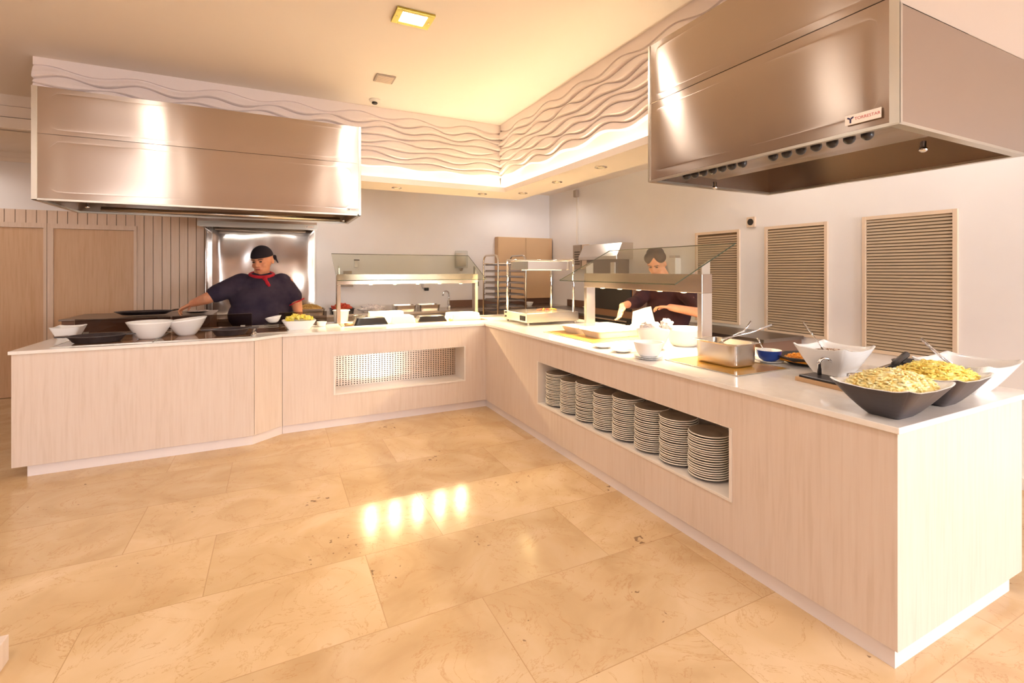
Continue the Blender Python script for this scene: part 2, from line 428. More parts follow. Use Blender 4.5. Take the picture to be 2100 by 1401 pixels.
# ceilings
RX, RY = 2.42, 5.2           # relief wall planes
struct('ceiling', B((XL, RX + .1, YF, RY + .1, HC, HC + .1), (XL, -1.765, RY + .1, 6.53, HC, HC + .1),
                    (RX + .1, XR, YF, .915, HC, HC + .1)), 'ceil')
struct('trim_1', B((-1.765, XR, RY + .1, YB, HK, HK + .06), (RX + .1, XR, .915, RY + .1, HK, HK + .06), (XL, -1.765, 6.5, YB, HK, HK + .06)), 'ceil', 'flat cream ceiling over the kitchen behind the counters')
struct('trim_2', B((2.005, XR, YF, .9185, 2.463, 2.55), (2.005, 2.12, YF, .9185, 2.55, HC), (2.53, XR, .9185, 1.3, 2.464, 2.55)), 'whitepaint', 'white lowered ceiling box in front of the right steel hood')
# stepped beam at far left
bm = bmesh.new()
for k in range(3):
    z0 = 2.90 + k * .115
    box(bm, XL, -1.70, 6.40 + .02 * k, 6.52, z0, z0 + (.105 if k < 2 else .11))
    if k < 2: box(bm, XL, -1.70, 6.45, 6.52, z0 + .105, z0 + .115)
struct('trim_3', bm, 'ceil', 'stepped cream cornice beam at far left under the ceiling')
struct('trim_4', B((XL, -1.0, YB - .03, YB, 2.84, 2.9), (XL, -1.0, YB - .018, YB, 2.79, 2.84)), 'ceil', 'pale cove moulding at top of the far left wall')
# kitchen side of relief wall upper part
struct('trim_5', B((-1.765, RX + .1, RY + .07, RY + .1, 2.44, HC), (RX + .07, RX + .1, .93, RY + .07, 2.47, HC), (-1.765, -1.75, RY + .1, 6.4, HK, HC)), 'wall', 'plain plaster back of the wavy fascia')

# relief panels (wavy strips)
def relief(name, axis, a0, a1, plane, sgn, z_lo, z_hi, label, ph):
    NST = 8; top = z_hi - 0.10; z_bot = z_lo; z_lo = 2.60
    step = (top - z_lo) / NST
    n = int((a1 - a0) / 0.02); bm = bmesh.new()
    rnd = random.Random(ph)
    prm = [(rnd.uniform(.010, .024), rnd.uniform(0, 2 * PI), rnd.uniform(.5, .68), rnd.uniform(.004, .01), rnd.uniform(0, 6.28)) for _ in range(NST + 2)]
    def curve(i, s):
        A, p, L, A2, p2 = prm[i]
        p = -i * .9 + p * .35
        return z_lo + i * step + 1.15 * A * math.sin(2 * PI * s / L + p) + A2 * math.sin(2 * PI * s / 1.3 + p2)
    prof = [(0.0, -0.016), (.09, -.018), (.13, .020), (.2, .031), (.5, .023), (.8, .009), (.96, .003)]
    rows = [(0, 'bot', 0.004)]
    for i in range(NST):
        for f, d in prof:
            rows.append((i, f, d))
    rows.append((NST, 0.0, -0.012)); rows.append((NST, .10, -.012)); rows.append((NST, .14, .004)); rows.append((NST, 'top', 0.004))
    grid = []
    for i, f, d in rows:
        r = []
        for k in range(n + 1):
            s = a0 + (a1 - a0) * k / n
            if f == 'top': z = z_hi
            elif f == 'bot': z = z_bot
            else:
                zl = curve(i, s); zh = curve(i + 1, s) if i < NST else z_hi
                z = zl + (zh - zl) * f
            gap = 1.0
            if i < NST and f not in ('top', 'bot'):
                gap = max(0.15, min(1.0, (curve(i + 1, s) - curve(i, s)) / step))
            q = plane + sgn * (d * gap)
            r.append(bm.verts.new((s, q, z) if axis == 'x' else (q, s, z)))
        grid.append(r)
    for i in range(len(grid) - 1):
        for k in range(n):
            bm.faces.new((grid[i][k], grid[i][k + 1], grid[i + 1][k + 1], grid[i + 1][k]))
    # backing
    if axis == 'x': box(bm, a0, a1, plane + .03, plane + .068, z_bot, z_hi)
    else: box(bm, plane + .03, plane + .068, a0, a1, z_bot, z_hi)
    bmesh.ops.recalc_face_normals(bm, faces=bm.faces[:])
    return struct(name, bm, 'relief', label)
relief('trim_6', 'x', -1.765, RX, RY, -1, 2.47, HC, 'carved wavy plaster fascia above the left steel hood and left counter', 3)
relief('trim_7', 'y', .93, RY, RX, -1, 2.47, HC, 'carved wavy plaster fascia running above the right counter to the right steel hood', 5)

# lit ledge below the relief
IX, IY, OX, OY = 2.286, 4.80, 2.685, 5.25
bm = bmesh.new()
prism(bm, [(.745, IY), (IX, IY), (IX, 2.215), (OX, 2.215), (OX, OY), (.745, OY)], 2.37, 2.40)
prism(bm, [(.745, IY), (IX, IY), (IX, 2.215), (IX + .02, 2.215), (IX + .02, IY + .02), (.745, IY + .02)], 2.40, 2.425)
prism(bm, [(.745, RY), (RX, RY), (RX, 2.215), (RX + .03, 2.215), (RX + .03, RY + .03), (.745, RY + .03)], 2.40, 2.47)
struct('trim_8', bm, 'ceil', 'cream soffit ledge with hidden cove light under the wavy fascia')
t = thing('led_strip_light', 'glowing yellow cove light strip lying on the soffit ledge under the wavy fascia', 'light', (RX - .05, RY - .06, 2.401))
link('light_strip', B((.76, RX - .06, RY - .05, RY - .03, 2.432, 2.444), (RX - .05, RX - .03, 2.23, RY - .05, 2.432, 2.444)), 'led', t)
link('profile', B((.76, RX - .06, RY - .06, RY - .02, 2.4005, 2.431), (RX - .06, RX - .02, 2.23, RY - .05, 2.4005, 2.431)), 'whitepaint', t)

struct('trim_11', B((XL, XR, YF, YF + .32, 2.93, 2.97), (XL, XL + .32, YF + .32, YB, 2.93, 2.97)), 'whitepaint', 'white ledge with cove lighting around the walls behind the camera')  # ledge added only for the uplights that brighten the ceiling
# doors on the back wall (far left)
def door(n, x0, x1, frame_r):
    d = struct('door_%d' % n, B((x0, x1, YB - .045, YB - .005, 0.005, 2.01)), 'door', bevel=.003)
    f = bmesh.new()
    box(f, x0 - .055, x0, YB - .06, YB, 0, 2.07); box(f, x1, x1 + .03, YB - .06, YB, 0, 2.07); box(f, x0, x1, YB - .06, YB, 2.012, 2.07)
    link('door_frame', f, 'panel', d, loc=(0, 0, 0))
    return d
d1 = door(1, -3.45, -2.50, 1); d2 = door(2, -2.41, -1.63, 1)
link('door_handle', tube(bmesh.new(), [(-3.35, YB - .045, 1.02), (-3.35, YB - .09, 1.02), (-3.24, YB - .09, 1.02)], .01), 'steel', d1, loc=(0, 0, 0))
# slatted panelling: thin grooved boards
bm = bmesh.new(); x = -5.9
while x < -.86:
    xe = min(x + .092, -.845)
    lo = 2.072 if x < -1.66 else 0.0
    if xe > -1.6 > x: x2 = xe
    box(bm, x + .003, xe, YB - .016, YB, lo if xe > -3.6 else 0, 2.23); x += .095
struct('trim_9', bm, 'panel', 'pale vertical grooved boards on the wall beside the doors', bevel=.002)
struct('trim_10', B((-5.9, -.845, YB - .004, YB - .001, 2.075, 2.228), (-1.6, -.845, YB - .004, YB - .001, 0, 2.23)), 'louverback', 'dark grooves behind the vertical boards')
struct('baseboard_right', B((XR - .015, XR, YF, 3.0, 0, .08)), 'kick')

# louvred panels in right wall
LV = [(3.60, 4.22, .90, 1.955, 'louvred panel partly behind the near post of the right sneeze guard'),
      (2.665, 3.30, .86, 1.955, 'middle louvred panel right of the small square wall box'),
      (1.725, 2.375, .80, 1.965, 'widest louvred panel nearest the camera on the right wall')]
for y0, y1, z0, z1, lab in LV:
    t = thing('louvred_panel', 'brown ' + lab, 'vent', (XR, (y0 + y1) / 2, z0), 'louvred panels on the right wall')
    f = bmesh.new(); fr = .03
    box(f, XR - .022, XR, y0, y0 + fr, z0, z1); box(f, XR - .022, XR, y1 - fr, y1, z0, z1)
    box(f, XR - .022, XR, y0 + fr, y1 - fr, z0, z0 + fr); box(f, XR - .022, XR, y0 + fr, y1 - fr, z1 - fr, z1)
    link('frame', f, 'frame', t, bevel=.002)
    link('backing', B((XR - .004, XR - .001, y0 + fr, y1 - fr, z0 + fr, z1 - fr)), 'louverback', t)
    s = bmesh.new(); z = z0 + fr + .008
    while z < z1 - fr - .02:
        extr(s, [(XR - .018, z), (XR - .015, z), (XR - .006, z + .019), (XR - .009, z + .020)], 'y', y0 + fr, y1 - fr); z += .0262
    link('slats', s, 'louver', t)

# ================================================================== COUNTERS
HT = .92; TB = .895
# left counter block
PXR, PYL, PY2 = 2.07, 4.665, 4.84
YBK, XBK = 5.75, 3.26
c1 = thing('serving_counter', 'pale wood serving counter at left with an angled right end', 'counter', (-.9, 5.2, 0))
bm = bmesh.new(); prism(bm, [(-1.70, PYL), (-.165, PYL), (-.165, YBK - .03), (-1.70, YBK - .03)], .08, TB); link('front_panel', bm, 'wood', c1, bevel=.002)
bm = bmesh.new(); prism(bm, [(-.163, PYL + .003), (.055, PY2), (.055, YBK - .03), (-.163, YBK - .03)], .08, TB); link('angled_panel', bm, 'wood', c1, bevel=.002)
bm = bmesh.new(); prism(bm, [(-1.62, PYL + .02), (-.178, PYL + .02), (.056, PY2 + .03), (.056, YBK - .06), (-1.62, YBK - .06)], 0, .08); link('kickboard', bm, 'kick', c1)
# middle counter with niche
NX0, NX1, NZ0, NZ1 = .495, 1.835, .31, .685
c2 = thing('serving_counter', 'pale wood counter section with a recessed niche backed by perforated steel', 'counter', (1.2, 5.2, 0))
bm = bmesh.new()
box(bm, .058, NX0, PY2, YBK - .03, .08, TB); box(bm, NX1, PXR, PY2, YBK - .03, .08, TB)
box(bm, NX0, NX1, PY2, YBK - .03, .08, NZ0); box(bm, NX0, NX1, PY2, YBK - .03, NZ1, TB)
link('front_panel', bm, 'wood', c2)
bm = bmesh.new(); e = .016; yb = PY2 + .30
box(bm, NX0, NX0 + e, PY2 - .006, yb, NZ0, NZ1); box(bm, NX1 - e, NX1, PY2 - .006, yb, NZ0, NZ1)
box(bm, NX0 + e, NX1 - e, PY2 - .006, yb, NZ0, NZ0 + e); box(bm, NX0 + e, NX1 - e, PY2 + .0, yb, NZ1 - .006, NZ1)
link('niche_lining', bm, 'niche', c2, bevel=.002)
link('perforated_back', B((NX0 + e, NX1 - e, yb - .012, yb, NZ0 + e, NZ1 - .006)), 'perf', c2)
link('kickboard', B((.058, PXR, PY2 + .03, YBK - .06, 0, .08)), 'kick', c2)
# seams between panels of the middle section
# right counter
MY0, MY1, MZ0, MZ1 = 1.672, 3.675, .325, .70
c3 = thing('serving_counter', 'long pale wood counter at right with plate niche facing the room', 'counter', (2.6, 2.9, 0))
bm = bmesh.new()
YN = .955; XE = 3.16
dn = PXR + .34
box(bm, PXR, XE, YN, MY0, .08, TB); box(bm, PXR, XE, MY1, PY2 + .9, .08, TB)
box(bm, PXR, dn, MY0, MY1, .08, MZ0); box(bm, PXR, dn, MY0, MY1, MZ1, TB); box(bm, dn, XE, MY0, MY1, .08, TB)
link('front_panel', bm, 'wood', c3)
bm = bmesh.new(); 
box(bm, PXR - .006, dn, MY0, MY0 + e, MZ0, MZ1); box(bm, PXR - .006, dn, MY1 - e, MY1, MZ0, MZ1)
box(bm, PXR - .006, dn, MY0 + e, MY1 - e, MZ0, MZ0 + e); box(bm, PXR, dn, MY0 + e, MY1 - e, MZ1 - .004, MZ1); box(bm, dn - .008, dn, MY0 + e, MY1 - e, MZ0 + e, MZ1 - .004)
link('niche_lining', bm, 'niche', c3, bevel=.002)
link('kickboard', B((PXR + .02, 3.08, YN + .018, PY2 + .8, 0, .08), (PXR + .001, PXR + .02, PY2 + .03, PY2 + .2, 0, .08)), 'kick', c3)
# worktop: one continuous L
bm = bmesh.new()
prism(bm, [(-1.715, PYL - .012), (-.172, PYL - .012), (.048, PY2 - .014), (PXR - .015, PY2 - .014), (PXR - .015, YN - .012), (XBK, YN - .012), (XBK, YBK), (-1.715, YBK)], TB, HT)
wt = link('worktop', bm, 'worktop', bevel=.003); tag(wt, 'glossy white stone worktop running in an L over all the counters', 'worktop')

# ceramic hobs let into the worktop
def slab(name, x0, x1, y0, y1, m, label, cat, z=HT, th=.004, group=None):
    t = thing(name, label, cat, ((x0 + x1) / 2, (y0 + y1) / 2, z), group)
    link('glass_top', B((x0, x1, y0, y1, z + .0005, z + th)), m, t, bevel=.0015)
    f = bmesh.new(); g = .008
    box(f, x0 - g, x1 + g, y0 - g, y0, z + .0003, z + th + .001); box(f, x0 - g, x1 + g, y1, y1 + g, z + .0003, z + th + .001)
    box(f, x0 - g, x0, y0, y1, z + .0003, z + th + .001); box(f, x1, x1 + g, y0, y1, z + .0003, z + th + .001)
    link('metal_rim', f, 'edge', t)
    return t
slab('ceramic_hob', -1.51, -.90, 4.76, 5.47, 'hob', 'brown ceramic hob in worktop under the leftmost dark pan', 'hob', group=None)
slab('ceramic_hob', -.875, -.20, 4.76, 5.47, 'hob', 'brown ceramic hob in worktop under the two white bowls', 'hob')
slab('ceramic_hob', -.165, .10, 4.99, 5.40, 'hob', 'small brown ceramic hob under the stack of glass saucers', 'hob')
slab('ceramic_hob', 2.27, 2.70, 1.80, 2.33, 'amber', 'amber ceramic warming plate under the deep steel food pan', 'hob')
slab('ceramic_hob', 2.27, 2.98, 3.12, 3.90, 'amber', 'amber ceramic warming plate under the two large white trays', 'hob')
slab('ceramic_hob', .62, 2.22, 5.16, 5.48, 'amber', 'long amber warming plate under the left sneeze guard', 'hob')

# glass shields
def shield(x0, x1, y, h, label):
    t = thing('splash_shield', label, 'glass screen', ((x0 + x1) / 2, y, HT), None)
    bm = bmesh.new(); box(bm, x0, x1, y - .004, y + .004, HT + .003, HT + h)
    for f in bm.faces:
        if abs(f.calc_center_median().y - y) < .001: f.material_index = 1
    link('glass_pane', bm, ['smoke', 'frame'], t)
    b = bmesh.new()
    for q in (x0 + .06, x1 - .1): box(b, q, q + .04, y - .012, y - .0045, HT, HT + .03)
    link('bracket', b, 'edge', t)
shield(-1.60, -.895, 5.53, .145, 'smoked glass splash shield behind the leftmost dark pan')
shield(-.885, -.215, 5.53, .145, 'smoked glass splash shield behind the right white bowl and small dark pan')
shield(.03, .49, 5.45, .15, 'smoked glass splash shield behind the pineapple bowl')

# ================================================================== HOODS
def text_mesh(s, size, mname):
    cu = bpy.data.curves.new('t', 'FONT'); cu.body = s; cu.size = size; cu.extrude = .0004; cu.align_x = 'LEFT'; cu.align_y = 'CENTER'
    o = bpy.data.objects.new('t', cu); C.objects.link(o)
    dg = bpy.context.evaluated_depsgraph_get()
    me = bpy.data.meshes.new_from_object(o.evaluated_get(dg)); bpy.data.objects.remove(o)
    me.materials.append(M[mname]); return me
def badge(parent, pos, face, wdt=.13, hgt=.034):
    """face 'y': faces -y (reads along +x); 'x': faces -x (reads along -y)"""
    if face == 'y': R = Matrix(((1, 0, 0, 0), (0, 0, -1, 0), (0, 1, 0, 0), (0, 0, 0, 1)))
    else: R = Matrix(((0, 0, -1, 0), (-1, 0, 0, 0), (0, 1, 0, 0), (0, 0, 0, 1)))
    T = Matrix.Translation(Vector(pos))
    bm = bmesh.new(); prism(bm, [(-wdt / 2, -hgt / 2), (wdt / 2, -hgt / 2), (wdt / 2, hgt / 2), (-wdt / 2, hgt / 2)], 0, .002); bm.transform(T @ R)
    lb = link('maker_plate', bm, 'label', parent, bevel=.0005)
    bm = bmesh.new(); a = hgt * .33; cx = -wdt * .34
    prism(bm, [(cx - .003, -a), (cx + .003, -a), (cx + .003, a * .3), (cx - .003, a * .3)], .002, .0028)
    prism(bm, [(cx - .003, a * .1), (cx - .012, a * .55), (cx - .010, a * .95), (cx, a * .55)], .002, .0028)
    prism(bm, [(cx + .003, a * .1), (cx, a * .55), (cx + .010, a * .95), (cx + .012, a * .55)], .002, .0028)
    bm.transform(T @ R); o = link('logo', bm, 'navy', lb, loc=(0, 0, 0))
    me = text_mesh('TORRESTAR', hgt * .42, 'redink')
    me.transform(T @ R @ Matrix.Translation((-wdt * .22, 0, .0021)))
    o = bpy.data.objects.new('lettering', me); C.objects.link(o); o.parent = lb; o.location = (0, 0, 0)
    return lb

def nozzle(parent, p, name='nozzle'):
    bm = bmesh.new(); lathe(bm, [(0, .045), (.011, .045), (.011, .02), (.015, .018), (.015, .006), (.007, 0), (0, 0)], p, 14)
    link(name, bm, 'chrome', parent, smooth=True)

# left hood
hx0, hx1, hy0, hy1, hz0, hz1, seam = -1.62, .733, 4.75, 5.65, 2.03, 2.875, 2.522
h1 = thing('extractor_hood', 'long brushed steel extractor hood hanging over the left counter', 'extractor hood', (-.45, 5.0, hz0))
def bowed(bm, axis, a0, a1, q, sgn, z0, z1, bow, th=.004, nx=40, nz=10):
    """sheet panel with a slight pillow bow"""
    g = []
    for j in range(nz + 1):
        r = []
        for i in range(nx + 1):
            u = i / nx; v = j / nz
            s = a0 + (a1 - a0) * u; z = z0 + (z1 - z0) * v
            edge = min(1, u / .06, (1 - u) / .06); edge = edge * edge * (3 - 2 * edge)
            ev = min(1, v / .2, (1 - v) / .2); ev = ev * ev * (3 - 2 * ev)
            d = q + sgn * bow * edge * ev
            r.append(bm.verts.new((s, d, z) if axis == 'x' else (d, s, z)))
        g.append(r)
    for j in range(nz):
        for i in range(nx):
            bm.faces.new((g[j][i], g[j][i + 1], g[j + 1][i + 1], g[j + 1][i]))
    return bm
def strip(bm): pass
# shell
bm = bmesh.new()
box(bm, hx0, hx1, hy0 + .004, hy0 + .02, hz0, seam); box(bm, hx0, hx0 + .015, hy0 + .02, hy1, hz0, 2.46); box(bm, hx1 - .015, hx1, hy0 + .02, hy1, hz0, 2.46)
box(bm, hx0 + .015, hx1 - .015, hy1 - .015, hy1, hz0, 2.46); box(bm, hx0 + .015, hx1 - .015, hy0 + .02, hy1 - .015, 2.44, 2.46)
link('canopy', bm, 'hood', h1)
bm = bmesh.new(); box(bm, hx0, hx1, hy0 + .004, 5.15, seam + .003, hz1); link('upper_casing', bm, 'hood', h1)
bm = bmesh.new(); bowed(bm, 'x', hx0 + .03, hx1 - .02, hy0 + .003, -1, hz0 + .012, seam - .001, .0022); link('front_sheet', bm, 'hood', h1, smooth=True)
bm = bmesh.new(); bowed(bm, 'x', hx0 + .03, hx1 - .02, hy0 + .003, -1, seam + .004, hz1 - .002, .0018); link('front_sheet', bm, 'hood', h1, smooth=True)
bm = bmesh.new()
box(bm, hx0 - .002, hx0 + .03, hy0 - .002, hy0 + .004, hz0, hz1); box(bm, hx1 - .02, hx1 + .002, hy0 - .002, hy0 + .004, hz0, hz1)
box(bm, hx0, hx1, hy0, hy0 + .03, hz0 - .004, hz0 + .010); box(bm, hx0, hx1, hy1 - .03, hy1 + .004, hz0 - .004, hz0 + .01)
box(bm, hx0 - .002, hx0 + .03, hy0, hy1, hz0 - .004, hz0 + .01); box(bm, hx1 - .03, hx1 + .002, hy0, hy1, hz0 - .004, hz0 + .01)
link('edge_trim', bm, 'edge', h1)
bm = bmesh.new(); extr(bm, [(hy0 + .1, 2.10), (hy0 + .14, 2.07), (hy1 - .2, 2.36), (hy1 - .2, 2.42), (hy0 + .1, 2.14)], 'x', hx0 + .12, hx1 - .12); link('filter_bank', bm, 'darksteel', h1)
bm = bmesh.new(); tube(bm, [(hx0 + .2, hy1 - .1, 2.06), (hx1 - .1, hy1 - .1, 2.06)], .022); link('lamp_tube', bm, 'steel', h1, smooth=True)
nozzle(h1, (hx0 + .24, hy0 + .3, 2.01)); nozzle(h1, (hx1 - .1, hy0 + .5, 2.01))
badge(h1, (hx1 - .075, hy0 - .0035, hz0 + .05), 'y', .10, .022)

# right hood
gx0, gx1, gy0, gy1 = 2.0, 3.085, .918, 2.20
h2 = thing('extractor_hood', 'large brushed steel extractor hood with spot lamps over the near end of the right counter', 'extractor hood', (2.5, 1.5, hz0))
bm = bmesh.new(); s2 = 2.492
box(bm, gx0 + .004, gx0 + .02, gy0, gy1, hz0, s2)
box(bm, gx0 + .02, gx1, gy0 + .002, gy0 + .018, hz0, 2.462); box(bm, gx0 + .02, gx1, gy1 - .015, gy1, hz0, 2.46)
box(bm, gx1 - .015, gx1, gy0 + .018, gy1 - .015, hz0, 2.46); box(bm, gx0 + .02, gx1 - .015, gy0 + .018, gy1 - .015, 2.44, 2.46)
link('canopy', bm, 'hood', h2)
bm = bmesh.new(); box(bm, gx0 + .004, RX - .05, gy0, gy1, s2 + .003, 2.84); link('upper_casing', bm, 'hood', h2)
bm = bmesh.new(); bowed(bm, 'y', gy1 - .012, gy0 + .03, gx0 + .003, -1, hz0 + .012, s2 - .001, .0035); link('front_sheet', bm, 'hood', h2, smooth=True)
bm = bmesh.new(); bowed(bm, 'y', gy1 - .012, gy0 + .03, gx0 + .003, -1, s2 + .004, 2.838, .0025); link('front_sheet', bm, 'hood', h2, smooth=True)
bm = bmesh.new()
box(bm, gx0 - .002, gx0 + .004, gy0 - .002, gy0 + .03, hz0, 2.84); box(bm, gx0 - .002, gx0 + .004, gy1 - .012, gy1 + .002, hz0, 2.84)
box(bm, gx0, gx0 + .02, gy0 - .002, gy0 + .002, hz0, 2.462)
for a in ((gx0, gx0 + .02, gy0, gy1), (gx1 - .035, gx1, gy0, gy1), (gx0 + .02, gx1 - .035, gy0, gy0 + .035), (gx0 + .02, gx1 - .035, gy1 - .035, gy1)):
    box(bm, a[0], a[1], a[2], a[3], hz0 - .004, hz0 + .008)
link('edge_trim', bm, 'edge', h2)
# blower bar with swivel nozzles: a sloping duct along the front inside
bm = bmesh.new(); extr(bm, [(gx0 + .135, 2.040), (gx0 + .33, 2.034), (gx0 + .36, 2.05), (gx0 + .36, 2.2), (gx0 + .135, 2.2)], 'y', gy0 + .05, gy1 - .22)
link('air_duct', bm, 'hood', h2)
bm = bmesh.new(); extr(bm, [(gx0 + .022, 2.036), (gx0 + .13, 2.036), (gx0 + .13, 2.12), (gx0 + .022, 2.12)], 'y', gy0 + .05, gy1 - .25)
link('nozzle_bar', bm, 'hood', h2)
jet = None
for k in range(14):
    yy = (1.06 + k * .066) if k < 7 else (1.62 + (k - 7) * .060)
    if jet is None:
        b = bmesh.new(); bmesh.ops.create_uvsphere(b, u_segments=14, v_segments=10, radius=.022)
        jet = link('air_jet', b, 'black', h2, smooth=True, loc=Vector((gx0 + .078, yy, 2.032)) - h2.location)
    else:
        j = jet.copy(); C.objects.link(j); j.location = Vector((gx0 + .078, yy, 2.032)) - h2.location
bm = bmesh.new(); extr(bm, [(gx0 + .40, 2.15), (gx0 + .44, 2.12), (gx1 - .08, 2.38), (gx1 - .08, 2.42), (gx0 + .4, 2.2)], 'y', gy0 + .05, gy1 - .05); link('filter_bank', bm, 'darksteel', h2)
nozzle(h2, (gx0 + .45, gy0 + .12, 2.0)); nozzle(h2, (gx0 + .42, gy1 - .12, 2.0))
badge(h2, (gx0 - .006, gy0 + .115, hz0 + .052), 'x', .125, .038)

# small hood above the cooking wall and steel splash panel
h3 = thing('extractor_hood', 'small steel extractor hood on the back wall above the chef in the black cap', 'extractor hood', (-.17, 7.2, 2.05))
bm = bmesh.new(); x0, x1, y0 = -.83, .49, 6.8
box(bm, x0, x1, y0, y0 + .02, 2.05, 2.6); box(bm, x0, x0 + .02, y0 + .02, YB, 2.05, 2.6); box(bm, x1 - .02, x1, y0 + .02, YB, 2.05, 2.6); box(bm, x0 + .02, x1 - .02, y0 + .02, YB, 2.4, 2.6)
link('canopy', bm, 'hood', h3)
link('edge_trim', B((x0 - .01, x1 + .01, y0 - .012, y0 + .0, 2.04, 2.10), (x0, x1, y0, y0 + .04, 2.035, 2.05)), 'edge', h3)
bm = bmesh.new(); extr(bm, [(y0 + .1, 2.08), (y0 + .14, 2.06), (YB - .12, 2.3), (YB - .12, 2.34), (y0 + .1, 2.12)], 'x', x0 + .06, x1 - .06); link('filter_bank', bm, 'darksteel', h3)
bm = bmesh.new(); tube(bm, [(x0 + .1, YB - .15, 2.06), (x1 - .1, YB - .15, 2.06)], .015); link('lamp_tube', bm, 'steel', h3)
badge(h3, (x1 - .09, y0 - .0125, 2.07), 'y', .10, .022)
sp = thing('steel_splashback', 'tall polished steel splashback sheet behind the chef in the black cap', 'splashback', (-.17, YB, .9))
bm = bmesh.new(); bowed(bm, 'x', -.775, .52, YB - .010, -1, .89, 2.13, .012); link('sheet', bm, 'splash', sp, smooth=True)
link('side_cheek', B((-.842, -.778, YB - .012, YB - .002, .89, 2.13), (-.846, -.842, YB - .10, YB - .002, .89, 2.13)), 'splash', sp)
link('side_trim', B((.515, .53, YB - .012, YB - .002, .89, 2.13), (-.781, -.776, YB - .016, YB - .012, .89, 2.13)), 'edge', sp)

# ================================================================== CEILING ITEMS
def ceiling_luminaire(x, y, label, grp=None):
    t = thing('ceiling_luminaire', label, 'ceiling light', (x, y, HC), grp)
    bm = bmesh.new(); a = .13; c_ = .085; d_ = .07
    box(bm, x - a, x - c_, y - .10, y + .10, HC - .018, HC - .001); box(bm, x + c_, x + a, y - .10, y + .10, HC - .018, HC - .001)
    box(bm, x - c_, x + c_, y - .10, y - d_, HC - .018, HC - .001); box(bm, x - c_, x + c_, y + d_, y + .10, HC - .018, HC - .001)
    link('frame', bm, 'brass', t, bevel=.002)
    link('diffuser', B((x - c_, x + c_, y - d_, y + d_, HC - .012, HC - .006)), 'lum', t)
    bm = bmesh.new()
    for q in (-.108, .108): lathe(bm, [(0, 0), (.006, 0), (.006, .004), (0, .004)], (x + q, y, HC - .022), 10)
    link('screw', bm, 'steel', t)
    return t
L0 = ceiling_luminaire(*LUMS[0], 'glowing square recessed luminaire with gilt frame on the ceiling')
for x, y in LUMS[1:]:
    copy_tree(L0, (x, y, HC), 'square recessed ceiling luminaire with gilt frame behind the camera position', 'luminaires out of view')
t = thing('ceiling_vent', 'small square grey vent plate on the ceiling behind the luminaire', 'vent', (.89, 4.39, HC))
link('plate', B((.80, .97, 4.30, 4.47, HC - .012, HC - .0005)), 'plastic', t, bevel=.003)
bm = bmesh.new(); [box(bm, .815, .955, 4.315 + .02 * k, 4.323 + .02 * k, HC - .015, HC - .012) for k in range(8)]; link('slats', bm, 'board', t)
t = thing('smoke_detector', 'small round white smoke detector on the ceiling beside the wavy fascia', 'smoke detector', (.905, 4.98, HC))
bm = lathe(bmesh.new(), [(0, 0), (.055, 0), (.055, -.012), (.048, -.022), (.03, -.026), (0, -.026)], (.905, 4.98, HC - .001), 28); link('base', bm, 'whiteplastic', t, smooth=True)
bm = lathe(bmesh.new(), [(0, -.026), (.026, -.026), (.028, -.034), (.03, -.036), (.022, -.044), (0, -.046)], (.905, 4.98, HC - .001), 24, mis=[0, 0, 0, 0, 0]); link('sensor_head', bm, 'dark', t, smooth=True)
# ledge downlights
dl = [(1.14, 5.03, 'leftmost of the small round downlights in the soffit ledge'), (2.10, 5.00, 'soffit downlight just left of the ledge corner'),
      (2.486, 4.75, 'soffit downlight just right of the ledge corner'), (2.472, 4.00, 'second soffit downlight right of the ledge corner'),
      (2.445, 3.26, 'soffit downlight nearest the large right hood')]
d0 = None
for x, y, lab in dl:
    if d0 is None:
        d0 = thing('recessed_downlight', lab, 'downlight', (x, y, 2.37), 'downlights in the soffit ledge')
        bm = lathe(bmesh.new(), [(.052, .002), (.052, -.006), (.036, -.008), (.036, .002)], (x, y, 2.369), 28); link('ring', bm, 'steel', d0, smooth=True)
        bm = lathe(bmesh.new(), [(0, -.012), (.02, -.011), (.034, -.005), (.034, 0), (0, 0)], (x, y, 2.369), 24); link('lens', bm, 'frost', d0, smooth=True)
    else: copy_tree(d0, (x, y, 2.37), lab)
for x, y, _ in dl:
    light('SPOT', 'downlight_beam', (x, y, 2.35), 10, (1, .82, .55), (0, 0, 0), .03, spot=math.radians(100), blend=.6)

